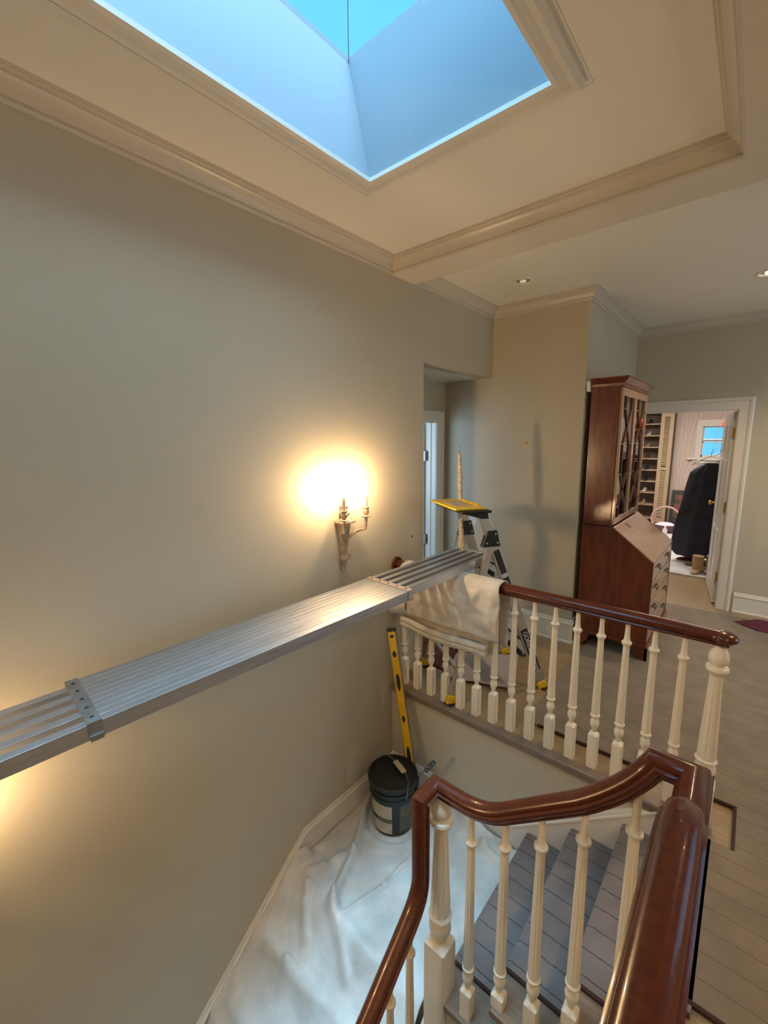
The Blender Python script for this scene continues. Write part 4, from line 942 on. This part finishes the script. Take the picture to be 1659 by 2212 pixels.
def shoe_mb(c, L=.24, hd=(1, 0)):
    ux, uy = hd; vx, vy = -uy, ux; m = MB(); prof = [(0, .030, .075), (.18, .034, .085), (.38, .030, .062), (.6, .036, .045), (.82, .040, .036), (.95, .028, .026), (1, .008, .014)]
    vs = []; n = 10
    for u, wd, ht in prof:
        for k in range(n):
            th = 2*math.pi*k/n; a = wd*math.cos(th); b = ht*(.5+.5*math.sin(th)); vs.append((c[0]+ux*u*L+vx*a, c[1]+uy*u*L+vy*a, c[2]+b))
    fs = [(i*n+k, i*n+(k+1) % n, (i+1)*n+(k+1) % n, (i+1)*n+k) for i in range(len(prof)-1) for k in range(n)]+[tuple(range(n))[::-1], tuple(range((len(prof)-1)*n, len(prof)*n))]
    return m.add(vs, fs)
SC = [('dark', (.02, .02, .025)), ('brown', (.10, .045, .02)), ('pale', (.55, .50, .44)), ('navy', (.02, .03, .08)), ('tan', (.35, .22, .11))]
SM = {n_: mat('%s_shoe_leather' % n_, c, .4) for n_, c in SC}
rn = ['lowest', 'second', 'third', 'fourth', 'fifth', 'sixth', 'seventh', 'eighth', 'ninth']
for si, z in enumerate(ZSH[:-1]):
    for k in range(4):
        nm = SC[(si*3+k*2) % 5][0]; x = -2.20+.20*k
        o = shoe_mb((x, 9.92, z+.021), .20, (0, -1)).build('shoe', SM[nm], smooth=60); rebase(o, (x, 9.85, z+.021))
        tag(o, '%s shoe on the %s closet shelf up from the floor, %s from left' % (nm, rn[si], ('first', 'second', 'third', 'fourth')[k]), 'shoe', 'shoes on the closet shelves')
# garments hanging from a rail
YG = 6.95
gr = empty('garment_rail', (-.05, YG, 0), 'metal clothes rail mostly hidden behind the open white door', 'clothes rail')
MB().tube([(-.52, YG, 1.60), (.75, YG, 1.60)], .012, 10).build('cross_bar', ALU, gr, smooth=40)
for x in (.75,): MB().tube([(x, YG, 0.023), (x, YG, 1.60)], .012, 10).build('upright', ALU, gr, smooth=40)
MB().tube([(-.02, YG, 0.023), (-.02, YG, 1.60)], .012, 10).build('upright', ALU, gr, smooth=40)
NAVY = mat('dark_navy_garment_cloth', (.012, .020, .042), .7, col2=(.006, .008, .014), vscale=8)
BLKC = mat('black_garment_cloth', (.012, .012, .014), .75)
def garment(cx_, y, zt, zb, w0, w1, mt, lab, lean=0.0, thick=.13, seed=0):
    g = empty('hanging_garment', (cx_, y, zb), lab, 'garment', 'garments on the clothes rail')
    m = MB(); n = 40; rows = 26; vs = []
    for j in range(rows+1):
        t = j/rows; z = zt+(zb-zt)*t; wd = (w0+(w1-w0)*min(1, t*1.6)**.7)/2; wd *= min(1, .35+t*7)
        if t > .9: wd *= 1-.30*((t-.9)/.1)**2
        for k in range(n):
            th = 2*math.pi*k/n; fo = 1+.10*math.sin(7*th+seed+2.5*t)*min(1, t*2)+.05*math.sin(13*th+seed*2)
            vs.append((cx_+lean*t+wd*math.cos(th)*fo, y+thick*(.5+.5*min(1, t*3))*math.sin(th)*fo, z))
    fs = [(j*n+k, j*n+(k+1) % n, (j+1)*n+(k+1) % n, (j+1)*n+k) for j in range(rows) for k in range(n)]+[tuple(range(n))[::-1], tuple(range(rows*n, (rows+1)*n))]
    m.add(vs, fs); m.build('cloth_body', mt, g, smooth=60)
    return g
def hanger(par, x, y, z, ang=.5, wd=.20):
    dx, dy = math.cos(ang), math.sin(ang); 
    MB().tube([(x-dx*wd, y-dy*wd, z-.10), (x, y, z-.01), (x+dx*wd, y+dy*wd, z-.10), (x-dx*wd, y-dy*wd, z-.10)], .007, 8).build('hanger', WHT, par, smooth=40)
    MB().tube([(x, y, z-.01), (x, y, z+.03), (x+.02, y, z+.045), (x, y, z+.06)], .004, 6).build('hanger_hook', STEEL, par, smooth=40)
g = garment(-.40, YG-.16, 1.33, .10, .34, .50, NAVY, 'long dark navy coat hanging nearest the doorway, on a white hanger', -.08, .12, 0)
hp = on(1535, 1000, 1, YG-.30); hanger(g, hp[0], YG-.30, hp[2]+.10, .5, .20)
g = garment(-.22, YG+.04, 1.40, .18, .36, .44, BLKC, 'black garment hanging behind the navy coat, half hidden by the white door', 0, .10, 2)
hanger(g, hp[0]+.08, YG-.22, hp[2]+.13, .2, .20)
g = garment(-.05, YG+.20, 1.44, .30, .34, .42, mat('white_print_cloth', (.5, .5, .52), .8), 'pale printed garment at the back of the clothes rail', 0, .08, 4)
hanger(g, -.12, YG+.18, 1.56, .1, .16)
# hats stacked above the rail
h = empty('knit_hat', (-.27, YG+.1, 1.66), 'bright orange knit hat topping the hats beside the closet window', 'hat', 'hats above the garments')
MB().lathe([(.075, 0), (.085, .02), (.080, .06), (.055, .10), (.01, .115)], (-.27, YG+.1, 1.78), 20).build('crown', mat('orange_knit', (.75, .09, .03), .9), h, smooth=60)
MB().lathe([(.088, 0), (.092, .012), (.088, .026), (.078, .028)], (-.27, YG+.1, 1.765), 20).build('brim', mat('orange_knit_rib', (.62, .07, .03), .9), h, smooth=60)
h = empty('felt_hat', (-.25, YG+.1, 1.61), 'dark brown felt hat under the orange one beside the closet window', 'hat', 'hats above the garments')
MB().lathe([(.09, 0), (.095, .008), (.065, .014), (.062, .10), (.045, .14), (.01, .145)], (-.25, YG+.1, 1.615), 20).build('crown', mat('dark_felt', (.05, .02, .02), .9), h, smooth=60)
# floor clutter in the closet room
hb = empty('hoop_handled_basket', (-1.06, 8.70, .022), 'round pink basket with a tall hoop handle holding white linen', 'basket')
MB().lathe([(.12, 0), (.17, .06), (.19, .13), (.18, .135), (.16, .07), (.11, .012), (.001, .012)], (-1.06, 8.70, .024), 28).build('bowl', mat('dark_rose_wicker', (.18, .09, .10), .8, bump=.6, bscale=60), hb, smooth=50)
MB().tube([(-1.06+.21*math.cos(t), 8.70, .25+.21*math.sin(t)) for t in [i*math.pi/16 for i in range(33)]], .017, 10).build('hoop_handle', mat('pink_wrapped_hoop', (.52, .33, .32), .6), hb, smooth=50)
MB().lathe([(.01, .16), (.10, .15), (.155, .11), (.15, .06)], (-1.06, 8.70, .03), 20, cap=False).build('folded_linen', mat('white_linen', (.72, .70, .78), .8, bump=.5, bscale=20), hb, smooth=50)
p = on(1457, 1148, 2, .03)
p = p+np.array([.12, .25, 0]); o = MB().box((p[0]-.22, p[1]-.02, .023), (p[0]+.34, p[1]+.26, .17)).build('storage_box', mat('dark_teal_box', (.015, .03, .035), .5, var=.4, vscale=20), bevel=.01); rebase(o, (p[0], p[1]+.1, .023)); tag(o, 'low dark box on the far rug behind the hoop basket', 'box')
p = on(1459, 1120, 1, 9.85)+np.array([.06, 0, 0])
fr = empty('leaning_picture', (p[0], 9.92, .0), 'dark framed picture leaning on the floral wall beside the louvered door', 'picture')
MB().hexa([(p[0]-.17, 9.86, 0.0), (p[0]+.17, 9.86, 0.0), (p[0]+.17, 9.89, 0.0), (p[0]-.17, 9.89, 0.0)], [(p[0]-.17, 9.99, .62), (p[0]+.17, 9.99, .62), (p[0]+.17, 10.02, .62), (p[0]-.17, 10.02, .62)]).build('frame', mat('dark_green_frame', (.03, .035, .022), .5), fr)
MB().hexa([(p[0]-.11, 9.868, .08), (p[0]+.11, 9.868, .08), (p[0]+.11, 9.872, .08), (p[0]-.11, 9.872, .08)], [(p[0]-.11, 9.963, .54), (p[0]+.11, 9.963, .54), (p[0]+.11, 9.967, .54), (p[0]-.11, 9.967, .54)]).build('picture_panel', mat('rust_and_olive_print', (.30, .10, .06), .5, col2=(.04, .05, .03), vscale=7), fr)
o = MB().lathe([(.03, 0), (.035, .01), (.035, .12), (.014, .15), (.014, .18), (.001, .182)], (-1.0, 8.25, .023), 16).build('white_bottle', WHT, smooth=40); rebase(o, (-1.0, 8.25, .023)); tag(o, 'small white bottle on the far rug beside the basket', 'bottle')
MARO = mat('maroon_shoe_leather', (.10, .012, .018), .5); TAN = mat('sand_suede', (.38, .27, .15), .8)
for c, hd, mt, lab in (((-.42, 6.86, .022), (-.95, -.25), MARO, 'maroon shoe with its toe out from under the navy coat, the left one'), ((-.30, 6.62, .022), (-.95, -.25), mat('brown_rubber_clog', (.14, .06, .04), .6), 'brown shoe under the hem of the navy coat, just right of the maroon one')):
    o = shoe_mb(c, .26, hd).build('shoe', mt, smooth=60); rebase(o, c); tag(o, lab, 'shoe', 'shoes under the garments')
for c, lab in (((-.395, 6.30, .022), 'sand coloured suede ankle boot on the far rug edge, left of the pair'), ((-.265, 6.38, .022), 'sand coloured suede ankle boot nearer the white door, right of the pair')):
    bt = empty('ankle_boot', c, lab, 'boot', 'boots on the far rug')
    MB().lathe([(.052, .03), (.056, .10), (.060, .19), (.062, .20), (.050, .20)], c, 16).build('shaft', TAN, bt, smooth=50)
    shoe_mb((c[0]+.05, c[1]+.05, c[2]), .24, (-.35, -.93)).build('foot', TAN, bt, smooth=60)

# ================================================================== SMALL THINGS IN THE HALL
# plum knit cloth on the hall rug
m = MB(); nx_, ny_ = 30, 24; vs = []
for j in range(ny_+1):
    for i in range(nx_+1):
        u, v = i/nx_, j/ny_; x = .0+.50*u; y = 4.62+.30*v-.06*u+.06*math.sin(3*u); wd = min(1, u*3); y = 4.78+(y-4.78)*wd
        vs.append((x, y, .016+.030*wd*abs(nz(x, y, 9, 2))+.022*wd*math.sin(v*3.14)))
m.add(vs, [(j*(nx_+1)+i, j*(nx_+1)+i+1, (j+1)*(nx_+1)+i+1, (j+1)*(nx_+1)+i) for j in range(ny_) for i in range(nx_)])
o = m.build('crumpled_scarf', PURP, smooth=60); o.modifiers.new('t', 'SOLIDIFY').thickness = .004; rebase(o, (.2, 4.75, .012)); tag(o, 'crumpled plum scarf with pink flecks lying on the hall rug at right', 'scarf')
# light switch plate, wall hook, nail
sw_ = empty('light_switch', (-1.90, YB, .93), 'white light switch plate on the shaded back wall behind the ladder tray', 'light switch')
MB().box((-1.935, YB-.006, .875), (-1.868, YB-.001, .985)).build('plate', WHT, sw_, bevel=.002); MB().box((-1.907, YB-.012, .918), (-1.896, YB-.006, .942)).build('toggle', WHT, sw_, bevel=.001)
hk = empty('picture_hook', (-1.422, YB, 1.619), 'small brass picture hook left on the tan back wall', 'hook')
MB().box((-1.434, YB-.003, 1.608), (-1.412, YB-.0005, 1.630)).build('plate', BRASS, hk); MB().tube([(-1.42, YB-.003, 1.612), (-1.42, YB-.016, 1.600), (-1.42, YB-.018, 1.612)], .003, 8).build('hook', BRASS, hk)
p = on(886, 1158, 0, XW)
o = MB().lathe([(.0015, 0), (.0015, .0001)], (0, 0, 0), 6).build('wall_nail', STEEL)
o.data.clear_geometry(); mm = MB().tube([(XW+.001, p[1], p[2]), (XW+.012, p[1], p[2]), (XW+.0125, p[1], p[2]), (XW+.015, p[1], p[2])], [.003, .003, .008, .008], 12).mesh('n'); o.data = mm; mm.materials.append(mat('bright_nail_head', (.8, .9, .9), .15, metal=1)); rebase(o, (XW, p[1], p[2])); tag(o, 'tiny shiny nail in the left wall above the end of the handrail', 'nail')
# red rug in the passage and grey paper beside it
m = MB(); m.prism([(-2.05, 2.50), (-1.33, 2.42), (-1.30, 2.72), (-1.60, 3.05), (-2.05, 3.05)], 2, .001, .012); o = m.build('passage_rug', REDRUG); tag(o, 'dark red speckled rug on the floor of the passage behind the railing', 'rug')
m = MB(); vs = []; P4 = [(-1.49, 2.36), (-1.05, 2.52), (-1.22, 2.98), (-1.60, 2.70)]
for j in range(15):
    for i in range(15):
        u, v = i/14, j/14; a = np.array(P4[0])*(1-u)*(1-v)+np.array(P4[1])*u*(1-v)+np.array(P4[2])*u*v+np.array(P4[3])*(1-u)*v; vs.append((a[0], a[1], .018+.010*abs(nz(a[0], a[1], 12, 3))))
m.add(vs, [(j*15+i, j*15+i+1, (j+1)*15+i+1, (j+1)*15+i) for j in range(14) for i in range(14)]); o = m.build('floor_paper', mat('grey_rosy_paper', (.42, .37, .34), .8), smooth=60); tag(o, 'greyish sheet of floor paper lying under the stepladder', 'floor paper')
a = np.array(on(1088, 1358, 1, 3.40)); b = np.array(on(1133, 1408, 2, .03)); 
bd = empty('pale_board', tuple(b), 'pale painted board with a dark end lying on the floor behind the ladder', 'board')
a2 = np.array([-1.47, 3.30, .05]); MB().bar(b, a2, .055, .022).build('board', TRIM, bd, bevel=.002); MB().bar(b-(a2-b)/np.linalg.norm(a2-b)*.03, b, .060, .028).build('dark_end', DARK, bd, bevel=.004)
# white rag strip behind the desk top corner
o = MB().hexa([(-.992, 3.47, 1.985), (-.968, 3.47, 1.985), (-.968, 3.60, 1.985), (-.992, 3.60, 1.985)], [(-.998, 3.47, 2.06), (-.970, 3.47, 2.06), (-.970, 3.60, 2.06), (-.998, 3.60, 2.06)]).build('packing_wedge', WHT, bevel=.003); rebase(o, (-.98, 3.5, 1.985)); tag(o, 'white wedge tucked between the desk cornice and the wall corner', 'wedge')
